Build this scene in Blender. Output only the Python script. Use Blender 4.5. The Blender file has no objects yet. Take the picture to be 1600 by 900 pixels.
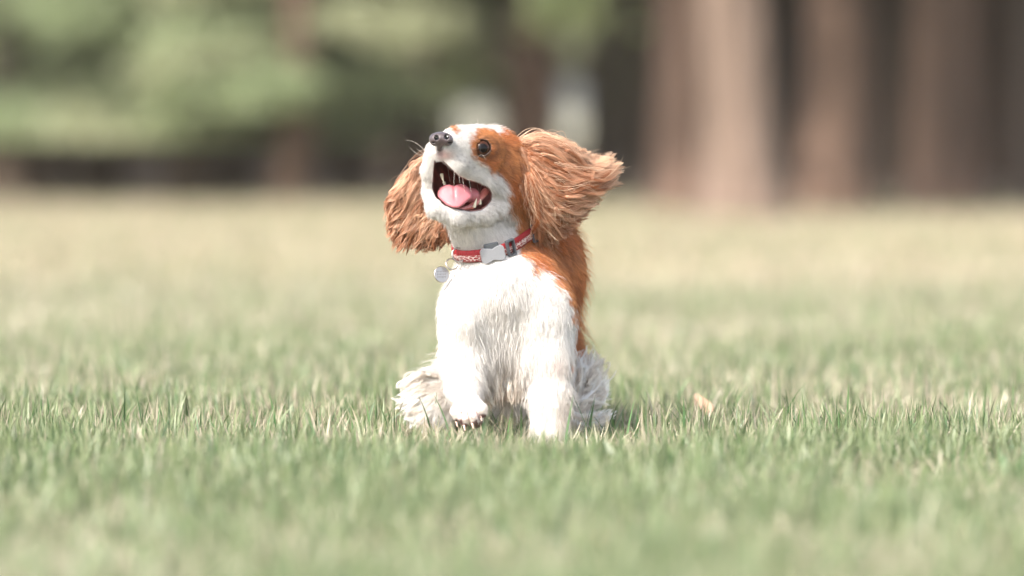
import bpy, bmesh, math, random
import numpy as np
from mathutils import Vector, Matrix
from mathutils.kdtree import KDTree
rad = math.radians
rng = np.random.default_rng(7)
random.seed(7)
sc = bpy.context.scene
C = sc.collection

# ------------------------------------------------------------------ camera
CAM_H, CAM_D, TILT = 0.42, 7.2, rad(1.74)
FPX = 200.0 / 36.0 * 1600.0
cd = bpy.data.cameras.new('camera'); cam = bpy.data.objects.new('camera', cd); C.objects.link(cam)
cam.location = (0, -CAM_D, CAM_H); cam.rotation_euler = (rad(90) - TILT, 0, 0)
cd.lens = 200; cd.sensor_width = 36; cd.clip_start = 0.5; cd.clip_end = 3000
cd.dof.use_dof = True; cd.dof.focus_distance = 7.17; cd.dof.aperture_fstop = 2.6
sc.camera = cam

# ------------------------------------------------------------------ world, sun, exposure
SUN_DIR = Vector((-0.50, -0.58, 0.76)).normalized()          # from the scene towards the sun
w = bpy.data.worlds.new('World'); sc.world = w; w.use_nodes = True
nt = w.node_tree; bg = nt.nodes['Background']
sky = nt.nodes.new('ShaderNodeTexSky'); sky.sky_type = 'NISHITA'; sky.sun_disc = False
sky.sun_elevation = math.asin(SUN_DIR.z); sky.sun_rotation = math.atan2(SUN_DIR.x, SUN_DIR.y)
sky.air_density = 1.0; sky.dust_density = 3.0; sky.ozone_density = 1.0
hs = nt.nodes.new('ShaderNodeHueSaturation'); hs.inputs['Saturation'].default_value = .55          # sky fill desaturated so shaded white fur does not turn blue
nt.links.new(sky.outputs[0], hs.inputs['Color']); nt.links.new(hs.outputs[0], bg.inputs[0]); bg.inputs[1].default_value = 0.15
sl = bpy.data.lights.new('sun', 'SUN'); so = bpy.data.objects.new('sun', sl); C.objects.link(so)
sl.energy = 2.0; sl.angle = rad(0.6); sl.color = (1.0, 0.95, 0.87)
so.rotation_euler = SUN_DIR.to_track_quat('Z', 'Y').to_euler(); so.location = (-3, -2, 6)
sc.view_settings.view_transform = 'Standard'; sc.view_settings.look = 'None'
sc.view_settings.exposure = 1.78; sc.view_settings.gamma = 1.0
sc.render.engine = 'CYCLES'
sc.cycles.use_denoising = True; sc.cycles.max_bounces = 8; sc.cycles.transparent_max_bounces = 8
sc.cycles.diffuse_bounces = 5; sc.cycles.volume_bounces = 0
sc.cycles_curves.shape = 'RIBBONS'

# ------------------------------------------------------------------ measuring helpers
S = CAM_D / FPX                                               # metres per photo pixel at the dog
ct, st = math.cos(TILT), math.sin(TILT)
def P(px, py, Y=0.0):
    x = (px - 800) / FPX; y = -(py - 450) / FPX
    d = np.array([x, ct + y * st, -st + y * ct]); t = (Y + CAM_D) / d[1]
    return np.array([d[0] * t, Y, CAM_H + d[2] * t])
def proj(p):
    q = np.asarray(p) - np.array([0, -CAM_D, CAM_H])
    f = q[..., 1] * ct - q[..., 2] * st; u = q[..., 1] * st + q[..., 2] * ct
    return 800 + FPX * q[..., 0] / f, 450 - FPX * u / f
def vdir(dx, dy, dY):                                         # image right, image down, away
    v = np.array([dx, dY, -dy], float); return v / np.linalg.norm(v)
def hash3(i, j, k, s):
    h = (i * 374761393 + j * 668265263 + k * 2147483647 + s * 974634777) & 0xffffffff
    h = ((h ^ (h >> 13)) * 1274126177) & 0xffffffff
    return ((h ^ (h >> 16)) & 0xffff) / 65535.0
def vnoise(p, scale, seed=0):
    q = np.asarray(p, float) * scale + 1000.0
    i = np.floor(q).astype(np.int64); f = q - i; f = f * f * (3 - 2 * f); r = 0
    for a in (0, 1):
        for b in (0, 1):
            for c in (0, 1):
                wt = (f[..., 0] if a else 1 - f[..., 0]) * (f[..., 1] if b else 1 - f[..., 1]) * (f[..., 2] if c else 1 - f[..., 2])
                r = r + wt * hash3(i[..., 0] + a, i[..., 1] + b, i[..., 2] + c, seed)
    return r

def poly_sd(px, py, poly):
    x = np.asarray(px, float); y = np.asarray(py, float); ins = np.zeros(x.shape, bool); d = np.full(x.shape, 1e9)
    n = len(poly)
    for i in range(n):
        (x1, y1), (x2, y2) = poly[i], poly[(i + 1) % n]
        dx, dy = x2 - x1, y2 - y1; t = np.clip(((x - x1) * dx + (y - y1) * dy) / (dx * dx + dy * dy), 0, 1)
        d = np.minimum(d, np.hypot(x - x1 - t * dx, y - y1 - t * dy))
        c = ((y1 > y) != (y2 > y)); ins ^= c & (x < dx * (y - y1) / (dy if dy else 1e-9) + x1)
    return np.where(ins, -d, d)
# ------------------------------------------------------------------ object helpers
def tag(o, label=None, cat=None, group=None, kind=None):
    if label: o['label'] = label
    if cat: o['category'] = cat
    if group: o['group'] = group
    if kind: o['kind'] = kind
    return o
def empty(name, loc):
    o = bpy.data.objects.new(name, None); C.objects.link(o); o.location = loc; o.empty_display_size = 0.05
    return o
def link(name, me, mat=None, parent=None):
    o = bpy.data.objects.new(name, me); C.objects.link(o)
    if mat is not None: me.materials.append(mat)
    if parent is not None:
        o.parent = parent; o.matrix_parent_inverse = Matrix.Translation(-world_loc(parent))
    return o
WL = {}
def world_loc(o):
    return Vector(o.location) if o.parent is None else Vector(WL.get(o.name, (0, 0, 0)))
def np_mesh(name, V, F, smooth=True, col=None, uv=None):
    """V (n,3), F list of arrays (m,k) of equal k, one or more blocks"""
    me = bpy.data.meshes.new(name)
    blocks = F if isinstance(F, list) else [F]
    loops = np.concatenate([b.ravel() for b in blocks]).astype(np.int32)
    sizes = np.concatenate([np.full(len(b), b.shape[1]) for b in blocks]).astype(np.int32)
    starts = np.concatenate([[0], np.cumsum(sizes)[:-1]]).astype(np.int32)
    me.vertices.add(len(V)); me.vertices.foreach_set('co', np.asarray(V, np.float32).ravel())
    me.loops.add(len(loops)); me.loops.foreach_set('vertex_index', loops)
    me.polygons.add(len(sizes)); me.polygons.foreach_set('loop_start', starts)
    me.polygons.foreach_set('use_smooth', np.full(len(sizes), smooth))
    me.update(calc_edges=True)
    if col is not None:
        a = me.attributes.new('col', 'FLOAT_COLOR', 'POINT')
        a.data.foreach_set('color', np.concatenate([col, np.ones((len(col), 1))], 1).astype(np.float32).ravel())
    if uv is not None:
        l = me.uv_layers.new(name='UVMap'); l.data.foreach_set('uv', uv[loops].astype(np.float32).ravel())
    return me
def hair_obj(name, pts, radii, cols, mat, parent):
    """pts (n,k,3), radii (n,k), cols (n,k,3)"""
    n, k = pts.shape[:2]
    hc = bpy.data.hair_curves.new(name); hc.add_curves([k] * n)
    hc.attributes['position'].data.foreach_set('vector', pts.astype(np.float32).ravel())
    ra = hc.attributes.get('radius') or hc.attributes.new('radius', 'FLOAT', 'POINT')
    ra.data.foreach_set('value', radii.astype(np.float32).ravel())
    ca = hc.attributes.new('col', 'FLOAT_COLOR', 'POINT')
    ca.data.foreach_set('color', np.concatenate([cols, np.ones((n, k, 1))], 2).astype(np.float32).ravel())
    return link(name, hc, mat, parent)

# ------------------------------------------------------------------ materials
def newmat(name):
    m = bpy.data.materials.new(name); m.use_nodes = True
    return m, m.node_tree.nodes, m.node_tree.links, m.node_tree.nodes['Principled BSDF']
def plain(name, col, rough=0.5, metal=0.0, bump=0.0, bscale=400, coat=0.0, sss=0.0, var=0.12):
    m, n, l, b = newmat(name)
    tx = n.new('ShaderNodeTexNoise'); tx.inputs['Scale'].default_value = bscale; tx.inputs['Detail'].default_value = 4
    tc = n.new('ShaderNodeTexCoord'); l.new(tc.outputs['Object'], tx.inputs['Vector'])
    rp = n.new('ShaderNodeValToRGB'); l.new(tx.outputs[0], rp.inputs[0])
    rp.color_ramp.elements[0].position = 0.3; rp.color_ramp.elements[1].position = 0.7
    rp.color_ramp.elements[0].color = (*[c * (1 - var) for c in col], 1)
    rp.color_ramp.elements[1].color = (*[min(1, c * (1 + var)) for c in col], 1)
    l.new(rp.outputs[0], b.inputs['Base Color'])
    b.inputs['Roughness'].default_value = rough; b.inputs['Metallic'].default_value = metal
    b.inputs['Coat Weight'].default_value = coat; b.inputs['Coat Roughness'].default_value = 0.08
    if sss: b.inputs['Subsurface Weight'].default_value = sss; b.inputs['Subsurface Radius'].default_value = (0.004, 0.002, 0.001); b.inputs['Subsurface Scale'].default_value = 1
    if bump:
        bp = n.new('ShaderNodeBump'); bp.inputs['Strength'].default_value = bump; bp.inputs['Distance'].default_value = 0.001
        l.new(tx.outputs[0], bp.inputs['Height']); l.new(bp.outputs[0], b.inputs['Normal'])
    return m
def fibre(name, trans=0.3, gloss=0.06, rough=0.45):
    m, n, l, b = newmat(name); n.remove(b)
    at = n.new('ShaderNodeAttribute'); at.attribute_name = 'col'
    d = n.new('ShaderNodeBsdfDiffuse'); t = n.new('ShaderNodeBsdfTranslucent'); g = n.new('ShaderNodeBsdfGlossy')
    g.inputs['Roughness'].default_value = rough
    m1 = n.new('ShaderNodeMixShader'); m1.inputs[0].default_value = trans
    m2 = n.new('ShaderNodeMixShader'); m2.inputs[0].default_value = gloss
    l.new(at.outputs['Color'], d.inputs[0]); l.new(at.outputs['Color'], t.inputs[0])
    l.new(d.outputs[0], m1.inputs[1]); l.new(t.outputs[0], m1.inputs[2])
    l.new(m1.outputs[0], m2.inputs[1]); l.new(g.outputs[0], m2.inputs[2])
    l.new(m2.outputs[0], n['Material Output'].inputs[0])
    return m
M_FUR = fibre('dog_hair', 0.35, 0.05, 0.4)
M_BLADE = fibre('grass_blade', 0.35, 0.05, 0.5)
M_LEAF = fibre('leaf', 0.45, 0.03, 0.6)

# ------------------------------------------------------------------ implicit surfaces
class Field:
    def __init__(s, lo, hi, h):
        s.lo = np.array(lo, float); s.h = h
        s.n = np.ceil((np.array(hi) - s.lo) / h).astype(int) + 1
        s.F = np.full(s.n, 0.2, np.float32)
        s.ax = [s.lo[i] + h * np.arange(s.n[i]) for i in range(3)]
    def _sub(s, lo, hi):
        a = np.clip(((lo - s.lo) / s.h).astype(int), 0, s.n - 1); b = np.clip(((hi - s.lo) / s.h).astype(int) + 2, 1, s.n)
        sl_ = tuple(slice(a[i], b[i]) for i in range(3))
        g = np.meshgrid(*[s.ax[i][sl_[i]].astype(np.float32) for i in range(3)], indexing='ij', sparse=True)
        return sl_, g
    def _blend(s, sl_, d, k, sub=False):
        f = s.F[sl_]
        if not sub:
            h_ = np.clip(0.5 + 0.5 * (f - d) / k, 0, 1); s.F[sl_] = f * (1 - h_) + d * h_ - k * h_ * (1 - h_)
        else:
            h_ = np.clip(0.5 - 0.5 * (f + d) / k, 0, 1); s.F[sl_] = f * (1 - h_) - d * h_ + k * h_ * (1 - h_)
    def cone(s, a, b, r1, r2, k=0.012, sub=False):
        a = np.asarray(a, float); b = np.asarray(b, float); m = max(r1, r2) + 3 * k + 0.03
        sl_, g = s._sub(np.minimum(a, b) - m, np.maximum(a, b) + m)
        ab = b - a; L2 = max(float(ab @ ab), 1e-12)
        t = sum((g[i] - a[i]) * ab[i] for i in range(3)) / L2; t = np.clip(t, 0, 1)
        d = np.sqrt(sum((g[i] - a[i] - ab[i] * t) ** 2 for i in range(3))) - (r1 + (r2 - r1) * t)
        s._blend(sl_, d, k, sub)
    def ell(s, c, r, k=0.012, R=None, sub=False):
        c = np.asarray(c, float); r = np.asarray(r, float); m = r.max() + 3 * k + 0.03
        sl_, g = s._sub(c - m, c + m)
        R = np.eye(3) if R is None else R                      # rows = local axes
        q = [sum(R[j][i] * (g[i] - c[i]) for i in range(3)) for j in range(3)]
        k0 = np.sqrt(sum((q[j] / r[j]) ** 2 for j in range(3))); k1 = np.sqrt(sum((q[j] / r[j] ** 2) ** 2 for j in range(3)))
        d = k0 * (k0 - 1) / np.maximum(k1, 1e-6)
        s._blend(sl_, d, k, sub)
    def at(s, p):
        q = (np.asarray(p) - s.lo) / s.h; i = np.clip(np.floor(q).astype(int), 0, s.n - 2); f = np.clip(q - i, 0, 1); r = 0
        for a in (0, 1):
            for b in (0, 1):
                for c in (0, 1):
                    wt = (f[..., 0] if a else 1 - f[..., 0]) * (f[..., 1] if b else 1 - f[..., 1]) * (f[..., 2] if c else 1 - f[..., 2])
                    r = r + wt * s.F[i[..., 0] + a, i[..., 1] + b, i[..., 2] + c]
        return r
    def grad(s, p):
        e = s.h; g = np.stack([s.at(p + np.eye(3)[i] * e) - s.at(p - np.eye(3)[i] * e) for i in range(3)], -1)
        return g / np.maximum(np.linalg.norm(g, axis=-1, keepdims=True), 1e-9)
    def smooth(s, it=1):
        for _ in range(it):
            for a in range(3):
                s.F = (np.roll(s.F, 1, a) + 2 * s.F + np.roll(s.F, -1, a)) * 0.25
    def carve(s, d_full, k):                                    # smooth subtraction of a field given on the whole grid
        s._blend(tuple(slice(0, n_) for n_ in s.n), d_full, k, True)
    def hit(s, px, py, y0=-0.3, y1=0.5, off=0.0):              # first surface along the line of sight
        for Y in np.arange(y0, y1, 0.001):
            p = P(px, py, Y)
            if s.at(p) < off: return p
        return P(px, py, 0)
    def mesh(s):
        F = s.F; sg = F < 0
        cs = [sg[a:F.shape[0] - 1 + a, b:F.shape[1] - 1 + b, c:F.shape[2] - 1 + c] for a in (0, 1) for b in (0, 1) for c in (0, 1)]
        cnt = sum(x.astype(np.int8) for x in cs); mix = (cnt > 0) & (cnt < 8)
        ids = np.full(mix.shape, -1, np.int64); cell = np.argwhere(mix); ids[mix] = np.arange(len(cell))
        acc = np.zeros((len(cell), 3)); num = np.zeros(len(cell))
        for ax in range(3):
            o = [i for i in range(3) if i != ax]
            for a in (0, 1):
                for b in (0, 1):
                    c0 = cell.copy(); c0[:, o[0]] += a; c0[:, o[1]] += b; c1 = c0.copy(); c1[:, ax] += 1
                    f0 = F[tuple(c0.T)]; f1 = F[tuple(c1.T)]; m = (f0 < 0) != (f1 < 0)
                    t = np.where(m, f0 / np.where(m, f0 - f1, 1), 0); p = c0.astype(float); p[:, ax] += t
                    acc[m] += p[m]; num[m] += 1
        V = acc / num[:, None] * s.h + s.lo
        quads = []
        for ax in range(3):
            o = [(1, 2), (2, 0), (0, 1)][ax]
            A = np.moveaxis(sg, ax, 0); m = np.moveaxis(A[1:] != A[:-1], 0, ax)
            e = np.argwhere(m); ok = (e[:, o[0]] > 0) & (e[:, o[1]] > 0) & (e[:, o[0]] < mix.shape[o[0]]) & (e[:, o[1]] < mix.shape[o[1]]); e = e[ok]
            def cid(a, b):
                c = e.copy(); c[:, o[0]] -= a; c[:, o[1]] -= b; return ids[tuple(c.T)]
            q = np.stack([cid(1, 1), cid(0, 1), cid(0, 0), cid(1, 0)], 1)
            inside = sg[tuple(e.T)]; q[~inside] = q[~inside][:, ::-1]
            quads.append(q)
        return V, np.concatenate(quads)
# ================================================================== ground, grass, wood
def X(px, D): return (px - 800) / FPX * D
gm, n, l, b = newmat('meadow_soil')
tc = n.new('ShaderNodeTexCoord'); mp = n.new('ShaderNodeMapping'); l.new(tc.outputs['Object'], mp.inputs[0])
t1 = n.new('ShaderNodeTexNoise'); t1.inputs['Scale'].default_value = .45; t1.inputs['Detail'].default_value = 3
t2 = n.new('ShaderNodeTexNoise'); t2.inputs['Scale'].default_value = 22; t2.inputs['Detail'].default_value = 8
l.new(mp.outputs[0], t1.inputs['Vector']); l.new(mp.outputs[0], t2.inputs['Vector'])
r1 = n.new('ShaderNodeValToRGB'); l.new(t1.outputs[0], r1.inputs[0])
r1.color_ramp.elements[0].position = .36; r1.color_ramp.elements[0].color = (.245, .25, .15, 1)
r1.color_ramp.elements[1].position = .62; r1.color_ramp.elements[1].color = (.35, .30, .21, 1)
r2 = n.new('ShaderNodeValToRGB'); l.new(t2.outputs[0], r2.inputs[0])
r2.color_ramp.elements[0].position = .3; r2.color_ramp.elements[0].color = (.62, .62, .62, 1)
r2.color_ramp.elements[1].position = .7; r2.color_ramp.elements[1].color = (1, 1, 1, 1)
mx = n.new('ShaderNodeMix'); mx.data_type = 'RGBA'; mx.blend_type = 'MULTIPLY'; mx.inputs[0].default_value = 1
l.new(r1.outputs[0], mx.inputs[6]); l.new(r2.outputs[0], mx.inputs[7])
# bare needle litter under the wood, with tree shade painted into its colour
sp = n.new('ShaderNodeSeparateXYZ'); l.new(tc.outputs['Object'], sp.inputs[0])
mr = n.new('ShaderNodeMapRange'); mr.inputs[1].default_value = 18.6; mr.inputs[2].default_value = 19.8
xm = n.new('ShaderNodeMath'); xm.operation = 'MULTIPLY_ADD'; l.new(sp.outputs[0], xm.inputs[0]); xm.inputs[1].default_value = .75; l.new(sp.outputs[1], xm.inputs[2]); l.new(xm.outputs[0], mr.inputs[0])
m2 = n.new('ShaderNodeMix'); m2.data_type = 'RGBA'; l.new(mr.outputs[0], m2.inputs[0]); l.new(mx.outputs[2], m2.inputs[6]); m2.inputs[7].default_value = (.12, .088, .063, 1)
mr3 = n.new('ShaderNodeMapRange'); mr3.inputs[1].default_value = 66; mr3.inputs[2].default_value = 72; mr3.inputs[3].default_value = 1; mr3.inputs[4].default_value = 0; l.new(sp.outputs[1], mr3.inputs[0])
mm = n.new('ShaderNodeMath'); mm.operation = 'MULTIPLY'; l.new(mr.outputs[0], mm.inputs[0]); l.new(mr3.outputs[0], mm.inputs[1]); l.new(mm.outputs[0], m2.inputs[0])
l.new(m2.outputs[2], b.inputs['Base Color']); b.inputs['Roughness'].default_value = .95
bp = n.new('ShaderNodeBump'); bp.inputs['Distance'].default_value = .02; l.new(t2.outputs[0], bp.inputs['Height']); l.new(bp.outputs[0], b.inputs['Normal'])
# ground as one sheet reaching the horizon, finer near the camera
gx = np.r_[-900, -300, -100, -40, np.linspace(-12, 12, 49), 40, 100, 300, 900]; gy = np.r_[-60, -20, np.linspace(-8, 30, 77), 50, 100, 300, 1200]
GX, GY = np.meshgrid(gx, gy, indexing='ij')
def gz(x, y):
    p = np.stack([x, y, 0 * x], -1); f = np.clip((np.hypot(x, y) - 1.5) / 4, 0, 1)
    return (vnoise(p, .5, 31) - .5) * .03 * f
GV = np.stack([GX, GY, gz(GX, GY)], -1).reshape(-1, 3)
ii = np.arange(len(gx) * len(gy)).reshape(len(gx), len(gy))
GQ = np.stack([ii[:-1, :-1], ii[1:, :-1], ii[1:, 1:], ii[:-1, 1:]], -1).reshape(-1, 4)
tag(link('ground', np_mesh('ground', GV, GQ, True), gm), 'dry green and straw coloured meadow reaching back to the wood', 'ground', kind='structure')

def blades(name, N_, D0, D1, hmean, wid, seed, grow_=1.0, litter=False, rowd=None, label='', dark_=False):
    r = np.random.default_rng(seed)
    u = r.random(N_ * 2)
    D = (D0 ** 1.0 + (D1 - D0) * u) if rowd is None else D0 * (D1 / D0) ** (u ** rowd)
    x = (r.random(len(D)) * 2 - 1) * (D * .118 + .85); y = D - CAM_D
    q = np.stack([x, y, 0 * x], -1)
    patch = vnoise(q, 2.2, 41) * .55 + vnoise(q, 7, 42) * .45
    keep = r.random(len(D)) < np.clip(.25 + 2.2 * (patch - .36), .10, 1) if not litter else r.random(len(D)) < .8
    # under the dog's planted feet the sward is trodden flat
    q, patch = q[keep][:N_], patch[keep][:N_]; n_ = len(q)
    h = hmean * np.exp(r.normal(0, .38, n_)) * (.65 + .7 * patch); tall = r.random(n_) < .022; h = np.where(tall, np.clip(h * 2.3, 0, .072), h)
    foot = (np.abs(q[:, 0] - .01) < .15) & (q[:, 1] > -.42) & (q[:, 1] < .16); h = np.where(foot & (rowd is None), np.minimum(h, .016 + .014 * r.random(n_)), h)
    if litter: h = hmean * np.exp(r.normal(0, .4, n_))
    h = np.minimum(h, .068 if not litter else .042)
    if dark_: h = np.clip(hmean * np.exp(r.normal(0, .25, n_)), .04, .095)
    az = r.random(n_) * 6.283; lean = np.clip(np.abs(r.normal(.0, .38, n_)), 0, 1.2) if not litter else 1.0 + .5 * r.random(n_)
    bend = r.normal(.35, .35, n_) if not litter else r.normal(0, .5, n_)
    face = az + 1.57 + r.normal(0, .8, n_); wd = wid * np.exp(r.normal(0, .3, n_)) * grow_
    z0 = gz(q[:, 0], q[:, 1]) - .002 + (0.012 * r.random(n_) if litter else 0)
    lv = 4; V = []; cur = np.stack([q[:, 0], q[:, 1], z0], -1); th = lean * .6
    sd_ = np.stack([np.cos(face), np.sin(face), 0 * face], -1)
    for k in range(lv + 1):
        t = k / lv; w_ = wd * (1 - t ** 2.2) * (.75 + .5 * min(t * 3, 1)) * .5
        if k == lv: V.append(cur[:, None])
        else: V.append(np.stack([cur - sd_ * w_[:, None], cur + sd_ * w_[:, None]], 1))
        a = th + bend * t; dv = np.stack([np.sin(a) * np.cos(az), np.sin(a) * np.sin(az), np.cos(a)], -1)
        cur = cur + dv * (h / lv)[:, None]; cur[:, 2] = np.maximum(cur[:, 2], z0 + .001)
    V = np.concatenate(V, 1)                                       # (n, 2*lv+1, 3)
    m = V.shape[1]; base = (np.arange(n_) * m)[:, None]
    Q = np.concatenate([base + np.array([2 * k, 2 * k + 1, 2 * k + 3, 2 * k + 2]) for k in range(lv - 1)])
    T = base + np.array([2 * lv - 2, 2 * lv - 1, 2 * lv])
    g1 = np.array([.125, .185, .070]); g2 = np.array([.245, .28, .155]); g0 = np.array([.030, .075, .022]); st_ = np.array([.39, .345, .25]); 
    mixg = r.random((n_, 1)); col = g1 * (1 - mixg) + g2 * mixg
    dkm = (r.random(n_) < .27)[:, None]; col = np.where(dkm, g0 * (.8 + .8 * mixg), col)
    dryp = np.clip(.10 + .75 * (1 - patch) - .15, .05, .8) if not litter else np.full(n_, .93)
    dryp = np.clip(dryp - np.clip((-.3 - q[:, 1]) / 1.5, 0, .4) + np.clip((q[:, 1] - 1.0) / 15, 0, .45), 0.03, .95)
    dry = (r.random(n_) < dryp)[:, None]; col = np.where(dry, st_ * (.6 + .6 * r.random((n_, 1))), col)
    if rowd and D1 > 20: col = np.where(dry, col * np.array([1.10, 1.03, 1.0]), col)
    if dark_: col = g0 * 1.5 * (.6 + mixg)
    tt = np.array([0, 0, .25, .25, .5, .5, .75, .75, 1.0])[None, :, None]
    cc = col[:, None, :] * (1 - .0 * tt) + np.array([.10, .07, .03]) * tt ** 2 * .5
    cb = np.clip(1 - tt * 5, 0, 1) * .45; cc = cc * (1 - cb) + np.array([.36, .33, .23]) * cb
    o = link(name, np_mesh(name, V.reshape(-1, 3), [Q, T], True, cc.reshape(-1, 3)), M_BLADE)
    tag(o, label, 'grass', kind='stuff')
blades('grass', 205000, 4.4, 9.6, .031, .0022, 1, label='short mixed green and dry lawn grass around the dog')
blades('grass', 2800, 6.3, 8.9, .052, .0026, 4, dark_=True, label='scattered taller dark green blades standing above the short lawn')
blades('dry_litter', 90000, 4.6, 9.2, .028, .0020, 2, litter=True, label='pale dry clippings and dead blades lying low in the lawn')
blades('grass', 110000, 9.3, 14.0, .031, .0027, 5, rowd=1.0, label='soft green grass just behind the dog, out of focus')
blades('grass', 130000, 13.6, 28.0, .030, .0040, 3, 1.0, rowd=1.0, label='blurred pale green and straw coloured grass of the meadow behind the dog')

# ------------------------------------------------------------------ trees
def bark(name, c1, c2):
    m, n, l, b = newmat(name); tc = n.new('ShaderNodeTexCoord'); mp = n.new('ShaderNodeMapping'); l.new(tc.outputs['Object'], mp.inputs[0])
    mp.inputs['Scale'].default_value = (1, 1, .18)
    v = n.new('ShaderNodeTexVoronoi'); v.inputs['Scale'].default_value = 22; l.new(mp.outputs[0], v.inputs['Vector'])
    t = n.new('ShaderNodeTexNoise'); t.inputs['Scale'].default_value = 9; t.inputs['Detail'].default_value = 8; l.new(mp.outputs[0], t.inputs['Vector'])
    r = n.new('ShaderNodeValToRGB'); l.new(t.outputs[0], r.inputs[0]); r.color_ramp.elements[0].position = .35; r.color_ramp.elements[1].position = .65
    r.color_ramp.elements[0].color = (*c1, 1); r.color_ramp.elements[1].color = (*c2, 1); l.new(r.outputs[0], b.inputs['Base Color'])
    bp = n.new('ShaderNodeBump'); bp.inputs['Distance'].default_value = .03; l.new(v.outputs[0], bp.inputs['Height']); l.new(bp.outputs[0], b.inputs['Normal'])
    b.inputs['Roughness'].default_value = .9
    return m
BK = {'warm': bark('pine_bark_warm', (.078, .046, .030), (.155, .095, .067)), 'grey': bark('pine_bark_grey', (.115, .078, .057), (.225, .157, .12)), 'dark': bark('spruce_bark_dark', (.06, .042, .031), (.125, .088, .065))}
def trunk_mesh(r, H, rb, lean=(0, 0), limbs=6, z_limb=1.6):
    V, Q = [], []
    def tube(path, rads, seg=14):
        o = len(V); path = np.array(path)
        for i, (p, rr_) in enumerate(zip(path, rads)):
            d = path[min(i + 1, len(path) - 1)] - path[max(i - 1, 0)]; d = d / np.linalg.norm(d)
            a = np.cross(d, [0, 1, .01]); a /= np.linalg.norm(a); c = np.cross(d, a)
            for k in range(seg):
                t = 2 * math.pi * k / seg; w_ = 1 + .07 * math.sin(3 * t + i) + .05 * r.normal()
                V.append(p + (a * math.cos(t) + c * math.sin(t)) * rr_ * w_)
        for i in range(len(path) - 1):
            for k in range(seg): Q.append((o + i * seg + k, o + i * seg + (k + 1) % seg, o + (i + 1) * seg + (k + 1) % seg, o + (i + 1) * seg + k))
    zs = np.r_[-.05, .04, .12, .25, .5, .9, np.linspace(1.4, H, 9)]
    wob = r.normal(0, .012, (len(zs), 2)).cumsum(0)
    path = [(lean[0] * z + wob[i, 0], lean[1] * z + wob[i, 1], z) for i, z in enumerate(zs)]
    rads = [rb * (1 - .75 * max(z, 0) / H) * (1 + .32 * math.exp(-max(z, 0) / .12)) for z in zs]
    tube(path, rads)
    for i in range(limbs):
        z = z_limb + (H - z_limb) * (i + r.random()) / limbs * .95; a = r.random() * 6.28; L_ = (.25 + .9 * (1 - z / H)) * 1.6
        b0 = np.array([lean[0] * z, lean[1] * z, z]); dr = np.array([math.cos(a), math.sin(a), .15])
        tube([b0 + dr * L_ * t + np.array([0, 0, -.18 * L_ * t * t]) for t in (0, .3, .6, 1)], [rb * .2, rb * .14, rb * .09, rb * .03], 6)
    return np.array(V), np.array(Q)
def crown_mesh(r, n_, z0, z1, R_, leaf, cols, conif=True, holes=True, low_dense=0.0):
    nb = 46; V, Qs = [], []
    zb = z0 + (z1 - z0) * r.random(nb) ** (1.0 + low_dense); ab = r.random(nb) * 6.28
    Rb = R_ * (1 - (zb - z0) / (z1 - z0 + .6)) ** (.7) * (.65 + .5 * r.random(nb)) if conif else R_ * np.sqrt(np.clip(1 - ((zb - (z0 + z1) / 2) / ((z1 - z0) / 2)) ** 2, .15, 1)) * (.6 + .5 * r.random(nb))
    k = r.integers(0, nb, n_); t = r.random(n_) ** .6
    c = np.stack([np.cos(ab[k]) * Rb[k] * t, np.sin(ab[k]) * Rb[k] * t, zb[k] + .25 * t * R_ * .3 - .32 * t * t * R_ * .5], -1)
    s_ = (.10 + .16 * t) * R_ * .8
    c += r.normal(0, 1, (n_, 3)) * s_[:, None] * np.array([.55, .55, .30])
    c[:, 2] = np.maximum(c[:, 2], z0 * .8 + .03)
    a = r.normal(0, 1, (n_, 3)); a /= np.linalg.norm(a, axis=1, keepdims=True); b_ = np.cross(a, r.normal(0, 1, (n_, 3))); b_ /= np.linalg.norm(b_, axis=1, keepdims=True)
    L_ = leaf * (.6 + .8 * r.random(n_))[:, None]
    V = np.stack([c - a * L_, c - b_ * L_ * .38, c + a * L_, c + b_ * L_ * .38], 1).reshape(-1, 3)
    Q = np.arange(n_ * 4).reshape(-1, 4)
    cc = np.array(cols)[r.integers(0, len(cols), nb)][k] * (.75 + .5 * r.random((n_, 1)))
    return V, Q, np.repeat(cc, 4, 0)
def tree(name, label, group, px, D, H, rb, bk, cr, seed, lean=(0, 0), cat='tree'):
    r = np.random.default_rng(seed); x, y = X(px, D), D - CAM_D; o = empty(name, (x, y, 0)); off = np.array([x, y, 0])
    V, Q = trunk_mesh(r, H, rb, lean, z_limb=cr['z0'] + .4); link('trunk', np_mesh('trunk', V + off, Q), BK[bk], o)
    V, Q, c = crown_mesh(r, cr['n'], cr['z0'], cr.get('z1', H + .4), cr['R'], cr['leaf'], cr['cols'], cr.get('conif', True), low_dense=cr.get('ld', 0))
    link('crown', np_mesh('crown', V + off + np.array([lean[0], lean[1], 0]) * 3, Q, False, c), M_LEAF, o)
    tag(o, label, cat, group)
    return o
GL = [(.31, .36, .20), (.27, .32, .175), (.34, .385, .22), (.35, .365, .22), (.22, .265, .135)]
GD = [(.085, .11, .048), (.12, .14, .06), (.07, .085, .04)]
GP = [(.29, .335, .155), (.34, .375, .19), (.21, .26, .115)]
skirt = lambda R=1.0, n_=60000, z0=.36: dict(n=n_, z0=z0, z1=4.6, R=R, leaf=.034, cols=GL, ld=2.0)
high = lambda R=2.0, z0=2.2, n_=5200: dict(n=n_, z0=z0, z1=7.0, R=R, leaf=.16, cols=GD)
lowg = 'spruces with branches sweeping low along the left edge of the wood'
tree('spruce_tree', 'pale green spruce cut off by the left edge of the photo', lowg, 10, 27.3, 5.2, .11, 'dark', skirt(1.1), 101)
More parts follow.
